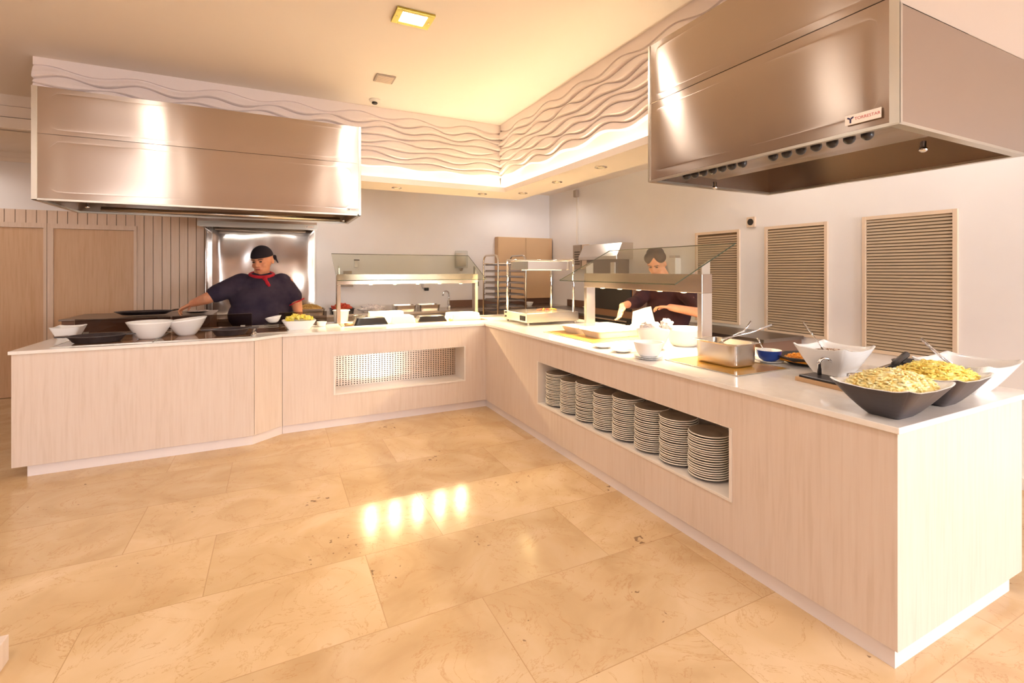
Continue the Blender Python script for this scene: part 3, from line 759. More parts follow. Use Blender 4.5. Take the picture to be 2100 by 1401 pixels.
# ================================================================== SNEEZE GUARDS
def guard_left():
    t = thing('sneeze_guard', 'steel framed glass sneeze guard on the left counter over black and white trays', 'sneeze guard', (1.4, 5.55, HT))
    y0, y1 = 5.52, 5.62
    for x in (.60, 2.22):
        link('post', B((x, x + .04, y0, y1, HT, 1.345)), 'hood', t, bevel=.003)
    link('beam', B((.60, 2.26, y0, y1, 1.345, 1.46)), 'hood', t, bevel=.003)
    bm = bmesh.new(); gx0_, gx1_ = .575, 2.26
    P = [(5.26, 1.392), (5.86, 1.69)]; nv = Vector((0, -(P[1][1] - P[0][1]), P[1][0] - P[0][0])).normalized() * .008
    pr_ = [P[0], P[1], (P[1][0] + nv.y, P[1][1] + nv.z), (P[0][0] + nv.y, P[0][1] + nv.z)]
    extr(bm, pr_, 'x', gx0_, gx1_)
    for f in bm.faces: f.material_index = 0 if f.calc_area() > .3 else 1
    link('glass_pane', bm, ['glass', 'glassedge'], t)
    b = bmesh.new()
    for x in (.62, 2.23): extr(b, [(5.54, 1.46), (5.60, 1.46), (5.60, 1.555), (5.54, 1.527)], 'x', x, x + .012)
    link('bracket', b, 'edge', t)
    for k in range(5):
        x = .97 + .27 * k
        s = lathe(bmesh.new(), [(0, .0), (.03, 0), (.03, -.002), (.024, -.003), (0, -.003)], (x, 5.57, 1.344), 16); sk = link('heat_lamp', s, 'steel', t, smooth=True)
        s = lathe(bmesh.new(), [(0, -.003), (.02, -.0032), (.02, -.004), (.01, -.006), (0, -.0062)], (x, 5.57, 1.344), 12); link('bulb', s, 'bulb', sk, smooth=True, loc=(0, 0, 0))
guard_left()
def guard_right():
    t = thing('sneeze_guard', 'steel framed glass sneeze guard on the right counter in front of the second chef', 'sneeze guard', (2.66, 3.0, HT))
    x0, x1 = 2.61, 2.71
    for y in (2.35, 3.70):
        link('post', B((x0, x1, y, y + .04, HT, 1.345)), 'steel', t, bevel=.003)
    link('beam', B((x0, x1, 2.35, 3.74, 1.345, 1.475)), 'hood', t, bevel=.003)
    bm = bmesh.new()
    P = [(2.35, 1.405), (2.93, 1.69)]; nv = Vector((-(P[1][1] - P[0][1]), 0, P[1][0] - P[0][0])).normalized() * .008
    extr(bm, [P[0], P[1], (P[1][0] + nv.x, P[1][1] + nv.z), (P[0][0] + nv.x, P[0][1] + nv.z)], 'y', 2.335, 3.76)
    for f in bm.faces: f.material_index = 0 if f.calc_area() > .3 else 1
    link('glass_pane', bm, ['glass', 'glassedge'], t)
    b = bmesh.new()
    for y in (2.36, 3.72): extr(b, [(2.62, 1.475), (2.70, 1.475), (2.70, 1.575), (2.62, 1.535)], 'y', y, y + .012)
    link('bracket', b, 'edge', t)
    for k in range(5):
        y = 2.56 + .24 * k
        s = lathe(bmesh.new(), [(0, .0), (.03, 0), (.03, -.002), (.024, -.003), (0, -.003)], (2.66, y, 1.344), 16); sk = link('heat_lamp', s, 'steel', t, smooth=True)
        s = lathe(bmesh.new(), [(0, -.003), (.02, -.0032), (.02, -.004), (.01, -.006), (0, -.0062)], (2.66, y, 1.344), 12); link('bulb', s, 'bulb', sk, smooth=True, loc=(0, 0, 0))
guard_right()
HEAT = (1.0, .74, .40)
for k in range(5):
    light('SPOT', 'heat_lamp_light', (.97 + .27 * k, 5.57, 1.333), 50.0, HEAT, size=.02, spot=math.radians(166), blend=.75)
    light('SPOT', 'heat_lamp_light', (2.66, 2.56 + .24 * k, 1.333), 38.0, HEAT, size=.02, spot=math.radians(166), blend=.75)

# heated display unit at the counter corner
t = thing('heated_display_stand', 'steel heated carving stand with overhead lamp box at the counter corner', 'food warmer', (2.7, 4.72, HT))
x0, x1, y0, y1 = 2.37, 3.02, 4.43, 5.0
link('base', B((x0, x1, y0, y1, .945, 1.045)), 'steel', t, bevel=.004)
bm = bmesh.new()
for a, b in ((x0 + .03, y0 + .03), (x1 - .03, y0 + .03), (x0 + .03, y1 - .03), (x1 - .03, y1 - .03)): lathe(bm, [(0, 0), (.015, 0), (.015, .0255), (0, .0255)], (a, b, HT), 12)
link('foot', bm, 'edge', t)
bm = bmesh.new()
for a, b in ((x0 + .03, y1 - .03), (x1 - .03, y1 - .03), (x1 - .05, y0 + .03)): tube(bm, [(a, b, 1.045), (a, b, 1.62)], .012, 12)
tube(bm, [(x0 + .03, y1 - .03, 1.62), (x1 - .03, y1 - .03, 1.62), (x1 - .05, y0 + .03, 1.62)], .012, 12)
link('support_post', bm, 'chrome', t, smooth=True)
bm = B((x0 + .05, x1 - .07, y0 + .08, y1 - .08, 1.508, 1.60)); link('lamp_box', bm, 'steel', t, bevel=.004)
link('lamp_glow', B((x0 + .16, x1 - .14, y0 + .14, y1 - .14, 1.5065, 1.5078)), 'bulb', t)
light('AREA', 'stand_lamp_light', (2.7, 4.7, 1.49), 9, HEAT, (0, 0, 0), .3)
bm = bmesh.new()
for q in (0, .06): lathe(bm, [(0, 0), (.011, 0), (.011, .008), (0, .008)], (0, 0, 0), 12); 
bm.free()
bm = bmesh.new(); box(bm, x0 - .006, x0, y0 + .05, y0 + .16, .965, 1.015); link('control_panel', bm, 'dark', t)
bm = bmesh.new()
for zz in (.98, 1.025): box(bm, x0 - .008, x0, y1 - .06, y1 - .035, zz - .008, zz + .008)
link('knob', bm, 'dark', t)
for i in range(4):
    b = bmesh.new(); a = i * .8
    c0 = Vector((2.70 + .05 * i, 4.72 + .02 * math.sin(i * 2), 1.056))
    tube(b, [c0 + Vector((-.05 * math.cos(a), -.05 * math.sin(a), -.002)), c0 + Vector((0, 0, .006)), c0 + Vector((.05 * math.cos(a), .05 * math.sin(a), -.002))], [.005, .009, .006], 8)
    o = link('crab_stick', b, 'orange' if i % 2 else 'meat', smooth=True)
    tag(o, ['leftmost', 'second from left', 'second from right', 'rightmost'][i] + ' small food strip lying on the carving stand', 'food', 'food strips on the carving stand')

# ================================================================== DISHES
def round_bowl(name, x, y, z, r, h, rb, label, m='white', slant=0, cat='bowl', group=None, curve=.6):
    bm = bmesh.new(); pts = []
    n = 10
    for i in range(n + 1):
        f = i / n; pts.append((rb + (r - rb) * f ** curve, h * f))
    inner = [(max(p[0] - .006, .01), p[1] + (.004 if k < n else 0)) for k, p in enumerate(pts)][1:]
    prof = [(0, 0), (rb, 0)] + pts[1:] + list(reversed(inner)) + [(0, h * .1 + .004)]
    lathe(bm, prof, (0, 0, 0), 48)
    if slant:
        for v in bm.verts: v.co.z += slant * v.co.x * (v.co.z / h)
    o = link(name, bm, m, smooth=True, loc=(x, y, z)); return tag(o, label, cat, group)
round_bowl('salad_bowl', -.955, 5.0, HT + .0045, .165, .145, .075, 'large white round bowl on the hob, left of the two', curve=.8)
b2 = round_bowl('salad_bowl', -.71, 5.1, HT + .0045, .155, .145, .06, 'large white round bowl with a slanting rim on the hob, right of the two', slant=.12, curve=.8)
def oval_pan(x, y, rx, ry, label, rot=0):
    t = thing('cast_iron_dish', label, 'pan', (x, y, HT + .0045))
    bm = lathe(bmesh.new(), [(0, 0), (.72, 0), (.80, .008), (.97, .05), (1.03, .052), (1.03, .058), (.95, .058), (.78, .014), (0, .012)], (0, 0, 0), 48)
    for v in bm.verts: v.co.x *= rx; v.co.y *= ry
    link('body', bm, 'iron', t, smooth=True, loc=(0, 0, 0))
    for s in (-1, 1):
        b = bmesh.new(); prism(b, [(s * rx * .98, -.045), (s * (rx + .065), -.03), (s * (rx + .075), 0), (s * (rx + .065), .03), (s * rx * .98, .045)], .050, .060)
        bmesh.ops.recalc_face_normals(b, faces=b.faces[:]); link('handle', b, 'iron', t, bevel=.003, loc=(0, 0, 0))
    t.rotation_euler.z = rot
oval_pan(-1.285, 4.93, .19, .135, 'black oval cast iron dish with two ear handles at the left end of the counter', .05)
oval_pan(-.36, 4.95, .15, .115, 'small black oval cast iron dish at the right end of the long hob', .1)

def square_bowl(name, cx, cy, z, hx, hy, h, base, label, mats=('white', 'white'), up=.03, n=9, rot=0, cat='bowl', group=None, food=None):
    t = thing(name, label, cat, (cx, cy, z), group)
    rings = []; N = 7
    for i in range(N + 1):
        f = i / N; s = base + (1 - base) * f ** .9
        rings.append(sq_ring(hx * s, hy * s, h * f, n, 56, up * f ** 2))
    outer = bmesh.new(); loft(outer, rings, (0, 0, 0), True, False)
    # inner shell joined with rim
    inner = []
    for i in range(N, 0, -1):
        f = i / N; s = base + (1 - base) * f ** .9
        k = .007
        inner.append(sq_ring(hx * s - k, hy * s - k, h * f + (.002 if i == N else .006), n, 56, up * f ** 2))
    bm = bmesh.new(); loft(bm, rings, (0, 0, 0), True, False); 
    b2 = bmesh.new(); loft(b2, [rings[-1]] + inner, (0, 0, 0), False, True)
    for f in b2.faces: f.normal_flip()
    outer.free()
    link('outer_shell', bm, mats[0], t, smooth=False, loc=(0, 0, 0)).rotation_euler.z = rot
    link('inner_shell', b2, mats[1], t, smooth=True, loc=(0, 0, 0)).rotation_euler.z = rot
    return t
def heap(name, cx, cy, z, hx, hy, h, m, label, cat='food', pieces=900, size=(.028, .0035), seed=1, n=4, lim=.9):
    """mound plus loose pieces lying on it: one uncountable heap"""
    rnd = random.Random(seed); bm = bmesh.new()
    rings = [sq_ring(hx * s, hy * s, h * (1 - s ** 2.2), n + 2, 40) for s in (1.0, .92, .8, .65, .45, .25, .08)]
    loft(bm, [[(a, b, c - .012) for a, b, c in rings[0]]] + rings, (0, 0, 0), False, True)
    for _ in range(pieces):
        u, v = rnd.uniform(-1, 1), rnd.uniform(-1, 1)
        q = max(abs(u), abs(v)); s = (abs(u) ** n + abs(v) ** n) ** (1 / n)
        if s > lim: continue
        zz = h * (1 - s ** 2.2) + rnd.uniform(-.004, .010)
        a = rnd.uniform(0, PI); L = size[0] * rnd.uniform(.6, 1.1); r = size[1] * rnd.uniform(.7, 1.2)
        c0 = Vector((hx * u, hy * v, zz)); d = Vector((math.cos(a), math.sin(a), rnd.uniform(-.4, .4)))
        s2_ = Vector((-d.y, d.x, 0)) * L * rnd.uniform(-.3, .3)
        tube(bm, [c0 - d * L / 2, c0 + s2_, c0 + d * L / 2], [r * .8, r, r * .8], 5)
    o = link(name, bm, m, smooth=True, loc=(cx, cy, z)); return tag(o, label, cat, kind='stuff')
square_bowl('serving_bowl', 2.225, 1.05, HT, .185, .15, .125, .36, 'black outside white inside square bowl of pasta nearest the counter edge', ('blackbowl', 'white'), .02)
heap('pasta', 2.225, 1.05, HT + .108, .158, .126, .062, 'pasta1', 'heap of pale cooked pasta in the black square bowl nearest the counter edge', size=(.034, .0048), pieces=1300, seed=3)
square_bowl('serving_bowl', 2.60, 1.06, HT, .175, .15, .125, .36, 'black outside white inside square bowl of yellow pasta, second from the counter edge', ('blackbowl', 'white'), .02)
heap('pasta', 2.60, 1.06, HT + .108, .148, .126, .06, 'pasta2', 'heap of yellow cooked pasta in the second black square bowl', size=(.034, .0048), pieces=1300, seed=4)
square_bowl('serving_bowl', 3.0, 1.10, HT, .19, .155, .14, .42, 'large white square bowl at the right end beyond the pasta bowls', ('white', 'white'), .02)
heap('grain_salad', 3.0, 1.10, HT + .085, .13, .10, .012, 'mush', 'pale grain dish inside the large white square bowl at the right end', pieces=500, size=(.008, .003), seed=5)
square_bowl('serving_bowl', 2.72, 1.555, HT, .15, .145, .16, .38, 'white flared square bowl standing behind the chrome handled press', ('white', 'white'), .025)
heap('grain_salad', 2.72, 1.555, HT + .125, .115, .11, .014, 'grain', 'brown speckled grain salad in the white flared square bowl', pieces=900, size=(.01, .003), seed=6)
# cutlery in bowls
def spoon(name, p0, p1, label, m='chrome', r=.004, cat='spoon'):
    bm = bmesh.new(); p0 = Vector(p0); p1 = Vector(p1)
    tube(bm, [p0, p0.lerp(p1, .3), p1], [r, r * .8, r * 1.3], 8)
    b = bmesh.new(); bmesh.ops.create_uvsphere(b, u_segments=14, v_segments=8, radius=1)
    d = (p1 - p0).normalized()
    q = d.to_track_quat('X', 'Z').to_matrix().to_4x4()
    b.transform(Matrix.Translation(p0 - d * .02) @ q @ Matrix.Diagonal((.03, .018, .006, 1)))
    me = bpy.data.meshes.new('x'); b.to_mesh(me); b.free(); bm.from_mesh(me); bpy.data.meshes.remove(me)
    o = link(name, bm, m, smooth=True); return tag(o, label, cat)
spoon('serving_spoon', (2.70, 1.60, 1.075), (2.72, 1.72, 1.20), 'steel spoon standing in the white flared bowl of grain salad')
def tongs(pts1, pts2, label):
    bm = bmesh.new(); tube(bm, pts1, .0045, 8); tube(bm, pts2, .0045, 8)
    return tag(link('serving_tongs', bm, 'chrome', smooth=True), label, 'tongs')
tongs([(2.93, 1.12, 1.03), (2.90, 1.17, 1.09), (2.86, 1.22, 1.16)], [(2.91, 1.085, 1.03), (2.895, 1.16, 1.09), (2.86, 1.22, 1.165)], 'steel tongs standing in the large white square bowl at the right end')
# blue bowl on saucer
def saucer(x, y, z, r, label, group=None, m='white'):
    bm = lathe(bmesh.new(), [(0, 0), (r * .55, 0), (r * .6, .004), (r, .014), (r, .017), (r * .6, .008), (0, .006)], (0, 0, 0), 36)
    return tag(link('saucer', bm, m, smooth=True, loc=(x, y, z)), label, 'saucer', group)
saucer(2.80, 1.99, HT, .085, 'white saucer under the blue bowl')
def blue():
    t = thing('small_bowl', 'small bowl blue outside and white inside on a saucer behind the steel pan', 'bowl', (2.80, 1.99, HT + .008))
    pr_ = [(0, 0), (.035, 0), (.058, .018), (.07, .045), (.074, .07)]
    link('outer_shell', lathe(bmesh.new(), pr_, (0, 0, 0), 36), 'blue', t, smooth=True, loc=(0, 0, 0))
    link('inner_shell', lathe(bmesh.new(), [(.074, .07), (.070, .071), (.062, .045), (.05, .022), (0, .012)], (0, 0, 0), 36), 'white', t, smooth=True, loc=(0, 0, 0))
blue()
spoon('serving_spoon', (2.79, 2.0, .96), (2.76, 2.04, 1.07), 'thin steel spoon standing in the blue bowl')
tag(link('napkin', B((2.84, 2.02, 2.06, 2.2, HT, HT + .012)) if False else B((2.86, 3.02, 2.10, 2.24, HT, HT + .014)), 'cloth_white', bevel=.004), 'folded white napkin lying behind the blue bowl', 'napkin')
# black tray with orange gratin
t = thing('serving_tray', 'black angular tray of orange food behind the blue bowl', 'tray', (2.97, 1.84, HT))
bm = bmesh.new(); loft(bm, [sq_ring(.11, .09, 0, 3, 8), sq_ring(.21, .17, .055, 3, 8), sq_ring(.195, .155, .056, 3, 8), sq_ring(.13, .11, .02, 3, 8)], (0, 0, 0)); link('body', bm, 'black', t, loc=(0, 0, 0))
heap('gratin', 2.97, 1.84, HT + .036, .155, .12, .02, 'orange', 'orange gratin food filling the black angular tray', pieces=700, size=(.01, .004), seed=8)

# deep steel gastronorm pan with utensils
t = thing('steel_food_pan', 'deep rectangular steel food pan on the amber warming plate', 'food pan', (2.5, 2.07, HT + .0045))
rg = [sq_ring(.08, .13, 0, 8, 48), sq_ring(.086, .136, .001, 8, 48), sq_ring(.095, .145, .010, 8, 48), sq_ring(.0965, .1465, .014, 8, 48), sq_ring(.0968, .1468, .018, 8, 48), sq_ring(.0998, .1498, .130, 8, 48), sq_ring(.10, .15, .135, 8, 48), sq_ring(.118, .168, .138, 8, 48), sq_ring(.118, .168, .142, 8, 48), sq_ring(.096, .146, .140, 8, 48), sq_ring(.092, .142, .016, 8, 48)]
bm = bmesh.new(); loft(bm, rg, (0, 0, 0)); link('body', bm, 'steel', t, smooth=True, loc=(0, 0, 0))
link('sauce', loft(bmesh.new(), [sq_ring(.094, .144, .09, 8, 32), sq_ring(.094, .144, .094, 8, 32)], (0, 0, 0)), 'brown', t, loc=(0, 0, 0))
bm = bmesh.new(); tube(bm, [(-.1, -.09, .15), (-.03, 0, .155), (.06, .08, .17), (.13, .16, .24)], .006, 8); o = link('ladle_a', bm, 'chrome'); bpy.data.objects.remove(o)
def ladle(pts, label):
    bm = bmesh.new(); tube(bm, pts, .006, 8)
    b = pts[0]; lathe(bm, [(0, -.02), (.02, -.016), (.03, 0), (.028, 0), (.018, -.014), (0, -.017)], (b[0], b[1], b[2]), 16)
    return tag(link('ladle', bm, 'chrome', smooth=True), label, 'ladle')
ladle([(2.50, 2.12, 1.04), (2.52, 2.07, 1.075), (2.585, 2.00, 1.13), (2.62, 1.98, 1.19)], 'upright steel ladle standing in the deep steel food pan')
ladle([(2.45, 2.03, 1.04), (2.47, 2.07, 1.078), (2.62, 1.98, 1.12), (2.74, 1.93, 1.165)], 'slanting steel ladle resting across the rim of the deep steel food pan')

# round bowls near right guard
for i in range(2):
    bm = lathe(bmesh.new(), [(0, 0), (.05, 0), (.055, .004), (.092, .012), (.092, .015), (.055, .008), (0, .006)], (0, 0, 0), 36)
    tag(link('saucer', bm, 'white', smooth=True, loc=(2.20, 2.42, HT + .0095 * i)), ['lower', 'upper'][i] + ' of two white saucers under the white bowl near the plate niche edge', 'saucer')
round_bowl('soup_bowl', 2.20, 2.42, HT + .0175, .098, .095, .05, 'white round bowl on saucers at the front edge of the right counter', curve=.55)
bw = round_bowl('salad_bowl', 2.58 - .12, 2.70, HT + .003, .125, .145, .06, 'large white slanted bowl holding crumpled napkins', slant=-.2, curve=.75)
bw.rotation_euler.z = .75
bw.location = (2.50, 2.70, HT)
def crumple(name, cx, cy, z, r, seed, label, m='cloth_white'):
    bm = bmesh.new(); bmesh.ops.create_icosphere(bm, subdivisions=4, radius=1)
    for v in bm.verts:
        k = 1 + .35 * noise.noise(v.co * 2.2 + Vector((seed, 0, 0))) + .12 * noise.noise(v.co * 6 + Vector((0, seed, 0)))
        v.co = Vector((v.co.x * r[0], v.co.y * r[1], v.co.z * r[2])) * k
    return tag(link(name, bm, m, smooth=True, loc=(cx, cy, z)), label, 'napkin')
crumple('crumpled_napkin', 2.48, 2.70, 1.085, (.07, .07, .04), 2.0, 'crumpled patterned napkin in the slanted white bowl, the left one')
crumple('crumpled_napkin', 2.56, 2.625, 1.10, (.045, .04, .045), 5.0, 'pointed white napkin in the slanted white bowl, the right one')
round_bowl('salad_bowl', 2.83, 2.72, HT, .15, .14, .08, 'cream round bowl behind the near post of the right sneeze guard', curve=.6)
saucer(2.21, 2.92, HT, .07, 'small white saucer on the right counter edge in front of the white trays', None)
saucer(2.21, 2.70, HT, .07, 'small white saucer on the counter edge between the trays and the white soup bowl', None)

def tray(name, x0, x1, y0, y1, z, h, m, label, fl=.02, rim=.012, inv=False, fill=True):
    cx, cy = (x0 + x1) / 2, (y0 + y1) / 2; hx, hy = (x1 - x0) / 2, (y1 - y0) / 2
    t = thing(name, label, 'tray', (cx, cy, z))
    if inv:
        rg = [sq_ring(hx, hy, 0, 12, 64), sq_ring(hx, hy, .006, 12, 64), sq_ring(hx - fl, hy - fl, h, 12, 64), sq_ring(hx - fl - .008, hy - fl - .008, h + .003, 12, 64)]
        bm = bmesh.new(); loft(bm, rg, (0, 0, 0)); link('body', bm, m, t, loc=(0, 0, 0))
    else:
        rg = [sq_ring(hx - fl, hy - fl, 0, 12, 64), sq_ring(hx, hy, h - .006, 12, 64), sq_ring(hx + rim, hy + rim, h - .004, 12, 64), sq_ring(hx + rim, hy + rim, h, 12, 64), sq_ring(hx - .002, hy - .002, h, 12, 64), sq_ring(hx - fl - .004, hy - fl - .004, .012 if not fill else h - .010, 12, 64)]
        bm = bmesh.new(); loft(bm, rg, (0, 0, 0)); link('body', bm, m, t, loc=(0, 0, 0))
    return t
tray('serving_tray', 2.42, 2.97, 3.58, 3.86, HT + .0045, .062, 'white', 'large white rectangular tray under the right sneeze guard, the farther one', .03)
tray('serving_tray', 2.42, 2.97, 3.26, 3.54, HT + .0045, .062, 'white', 'large white rectangular tray under the right sneeze guard, the nearer one', .03)
# board stand behind trays
t = thing('leaning_board', 'pale board leaning up on a dark block behind the nearer white tray', 'board', (3.08, 3.4, HT))
link('block', B((2.99, 3.20, 3.26, 3.52, HT, HT + .06)), 'dark', t)
bm = bmesh.new(); prism(bm, [(-.135, 0), (.15, 0), (.07, .045), (.035, .17), (-.02, .155), (-.11, .12), (-.115, .02)], -.006, .006)
bm.transform(Matrix.Translation((3.05, 3.39, HT + .063)) @ Matrix.Scale(1.12, 4) @ Matrix.Rotation(math.radians(-52), 4, 'Z') @ Matrix.Rotation(math.radians(78), 4, 'X'))
link('board', bm, 'board', t, bevel=.002)

# things under the left sneeze guard
tray('serving_tray', .74, 1.09, 5.20, 5.40, HT + .0045, .07, 'black', 'black sloping tray, leftmost under the left sneeze guard', .03, inv=True)
tray('serving_tray', 1.11, 1.39, 5.18, 5.44, HT + .0045, .075, 'white', 'white tray between the two black trays under the left sneeze guard', .02, inv=True)
tray('serving_tray', 1.42, 1.76, 5.22, 5.42, HT + .0045, .06, 'black', 'black sloping tray right of the white tray under the left sneeze guard', .03, inv=True)
tray('serving_tray', 1.81, 2.18, 5.22, 5.50, HT + .0045, .075, 'white', 'white lidded tray by the right post of the left sneeze guard', .012, inv=True)
tray('serving_tray', .96, 1.36, 5.48 + .0, 5.66, HT + .0, .10, 'white', 'white tray at the back behind the leftmost black tray', .01, inv=True)
for o in [q for q in bpy.data.objects if q.get('label') == 'white tray at the back behind the leftmost black tray']: o.location.y = 5.68
for k in range(5):
    b = bmesh.new(); tube(b, [(-.03, 0, .012 + .004 * (k % 2)), (.03, .02 - .008 * k, .014)], .011, 8)
    tag(link('bread_stick', b, 'bread', smooth=True, loc=(.675 + .012 * (k % 3), 5.18 + .028 * k, HT + .004)), ['front', 'second from front', 'middle', 'second from back', 'back'][k] + ' short crusty bread stick beside the leftmost black tray', 'bread', 'bread sticks beside the leftmost black tray')
for k in range(3):
    b = bmesh.new(); tube(b, [(-.02, -.03, .012), (.02, .04, .018)], .011, 8)
    tag(link('bread_stick', b, 'bread', smooth=True, loc=(1.785 + .004 * k, 5.16 + .03 * k, HT + .004 + .003 * k)), ['front', 'middle', 'back'][k] + ' short crusty bread stick beside the white lidded tray', 'bread', 'bread sticks beside the white lidded tray')
# tub, bowl stack, pineapple
t = thing('white_tub', 'round white plastic tub behind the left post of the left sneeze guard', 'tub', (.66, 5.665, HT))
link('body', lathe(bmesh.new(), [(0, 0), (.072, 0), (.085, .125), (.094, .127), (.094, .136), (.08, .136), (.068, .012), (0, .01)], (0, 0, 0), 32), 'white', t, smooth=True, loc=(0, 0, 0))
round_bowl('black_bowl', .85, 5.66, HT, .075, .07, .035, 'black bowl beside the white tub', m='black')
t = square_bowl('serving_bowl', .21, 5.20, HT, .155, .10, .085, .62, 'white rectangular bowl heaped with pineapple', ('white', 'white'), .006)
def chunks():
    rnd = random.Random(4); bm = bmesh.new()
    for k in range(60):
        u, v = rnd.uniform(-.85, .85), rnd.uniform(-.8, .8)
        s = rnd.uniform(.016, .026); zz = .05 * (1 - max(abs(u), abs(v)) ** 2) + rnd.uniform(0, .012)
        M4 = Matrix.Translation((u * .13, v * .08, zz)) @ Matrix.Rotation(rnd.uniform(0, 3), 4, 'Z') @ Matrix.Rotation(rnd.uniform(0, 3), 4, 'X')
        b = bmesh.new(); extr(b, [(-s, -s * .6), (s, -s * .3), (s * .2, s * .7)], 'x', -s * .7, s * .7); b.transform(M4)
        me = bpy.data.meshes.new('x'); b.to_mesh(me); b.free(); bm.from_mesh(me); bpy.data.meshes.remove(me)
    o = link('pineapple_chunks', bm, 'pine', loc=(.21, 5.20, HT + .075), bevel=.002); tag(o, 'heap of yellow pineapple chunks in the white rectangular bowl', 'fruit', kind='stuff')
chunks()
round_bowl('small_bowl', .43, 5.33, HT, .05, .05, .03, 'small white bowl right of the pineapple bowl')
for k in range(4):
    bm = lathe(bmesh.new(), [(0, 0), (.04, 0), (.045, .004), (.078, .016), (.078, .018), (.045, .007), (0, .004)], (0, 0, 0), 36)
    tag(link('glass_saucer', bm, 'clear', smooth=True, loc=(-.02, 5.14, HT + .0045 + .0185 * k)), ['bottom', 'second from bottom', 'second from top', 'top'][k] + ' clear glass saucer in the stack beside the pineapple bowl', 'saucer', 'stack of glass saucers')
round_bowl('small_bowl', -.02, 5.14, HT + .006 + .0185 * 4, .072, .055, .03, 'small white bowl with slanting rim on top of the glass saucers', slant=.2)
b = bmesh.new(); bmesh.ops.create_icosphere(b, subdivisions=3, radius=.022)
for v in b.verts: v.co *= 1 + .3 * noise.noise(v.co * 90)
tag(link('scrunched_foil', b, 'chrome', loc=(-.17, 4.80, HT + .022)), 'small scrunched piece of foil at the end of the long hob', 'foil')
square_bowl('serving_bowl', -1.585, 5.34, HT, .10, .12, .10, .55, 'white square bowl at the far left end of the worktop', ('white', 'white'), .01)

# press board with chrome handle, spatula
t = thing('griddle_press', 'black topped board with arched chrome handle beside the pasta bowl', 'press', (2.52, 1.42, HT))
bm = bmesh.new(); prism(bm, [(2.425, 1.235), (2.56, 1.235), (2.61, 1.60), (2.46, 1.60)], HT, HT + .022); link('base_board', bm, 'woodedge', t, bevel=.002)
bm = bmesh.new(); prism(bm, [(2.430, 1.24), (2.555, 1.24), (2.60, 1.585), (2.468, 1.585)], HT + .022, HT + .034); link('top_plate', bm, 'black', t, bevel=.004)
bm = bmesh.new()
p = [(2.555, 1.53, HT + .034), (2.555, 1.53, HT + .09)] + arc((2.58, 1.515, HT + .09), .03, PI, .35 * PI, 6, (.85, -.5, 0), (0, 0, 1)) + [(2.645, 1.475, HT + .088)]
tube(bm, p, .010, 12); link('handle', bm, 'chrome', t, smooth=True)
t = thing('spatula', 'long steel spatula with black grip lying from the press toward the wall', 'spatula', (2.62, 1.45, HT))
bm = tube(bmesh.new(), [(2.60, 1.41, .965), (2.72, 1.36, .985), (2.92, 1.37, 1.0)], [.017, .014, .012], 10); link('shaft', bm, 'chrome', t, smooth=True)
bm = tube(bmesh.new(), [(2.92, 1.37, 1.0), (2.97, 1.375, 1.01), (3.10, 1.39, 1.04), (3.115, 1.392, 1.043)], [.012, .017, .017, .01], 12); link('grip', bm, 'black', t, smooth=True)
round_bowl('black_bowl', 3.12, 1.36, HT, .10, .085, .05, 'black bowl behind the white square bowl at the right end', m='black')

# ================================================================== PLATES
pl = bmesh.new(); R = .112
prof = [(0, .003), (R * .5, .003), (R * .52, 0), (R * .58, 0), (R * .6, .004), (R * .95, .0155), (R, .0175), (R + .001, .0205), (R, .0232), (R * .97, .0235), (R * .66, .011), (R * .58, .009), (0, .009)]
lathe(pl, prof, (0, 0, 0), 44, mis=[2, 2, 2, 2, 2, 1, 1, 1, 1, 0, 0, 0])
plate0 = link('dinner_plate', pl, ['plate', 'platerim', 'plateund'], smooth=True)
ords = ['nearest', 'second', 'third', 'fourth', 'fifth', 'sixth', 'seventh', 'farthest']
ys = [1.925 + .2275 * k for k in range(8)]; cnt = [19, 21, 21, 22, 20, 22, 20, 21]
first = True
for s in range(8):
    n = cnt[s]
    for k in range(n):
        o = plate0 if first else plate0.copy()
        if not first: C.objects.link(o)
        first = False
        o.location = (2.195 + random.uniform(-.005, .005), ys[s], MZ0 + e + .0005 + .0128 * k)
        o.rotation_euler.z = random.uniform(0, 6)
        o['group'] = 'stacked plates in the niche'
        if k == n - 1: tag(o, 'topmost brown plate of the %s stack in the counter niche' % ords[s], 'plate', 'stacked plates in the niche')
        elif k == 0: tag(o, 'bottom brown plate of the %s stack in the counter niche' % ords[s], 'plate')
        else:
            top = n - 1 - k; fb = k
            wd = ['', 'second', 'third', 'fourth', 'fifth', 'sixth', 'seventh', 'eighth', 'ninth', 'tenth', 'eleventh', 'twelfth']
            tag(o, 'brown plate %s from the %s of the %s stack in the counter niche' % ((wd[top], 'top', ords[s]) if top < fb else (wd[fb], 'bottom', ords[s])), 'plate')

# ================================================================== KITCHEN BACKGROUND
t = thing('back_counter', 'steel back counter with dark upstand along the back wall', 'counter', (1.9, 7.35, 0))
link('body', B((-.80, 4.5, 7.12, YB - .02, .1, .85)), 'darksteel', t)
link('top', B((-.82, XR - .01, 7.06, YB - .01, .85, .885)), 'steel', t, bevel=.003)
tag(link('upstand', B((2.6, XR - .012, YB - .03, YB - .002, .887, .998)), 'brown'), 'dark upstand strip along the back wall behind the steel counter', 'upstand')
t = thing('side_counter', 'dark counter against the right wall behind the heated stand', 'counter', (4.3, 6.4, 0))
link('body', B((3.98, XR - .01, 5.45, 7.05, .1, .85)), 'brown', t); link('top', B((3.95, XR - .008, 5.43, 7.05, .85, .885)), 'darksteel', t); tag(link('upstand', B((XR - .028, XR - .004, 5.43, 7.05, .887, 1.0)), 'brown'), 'dark upstand strip on the right wall behind the side counter', 'upstand')
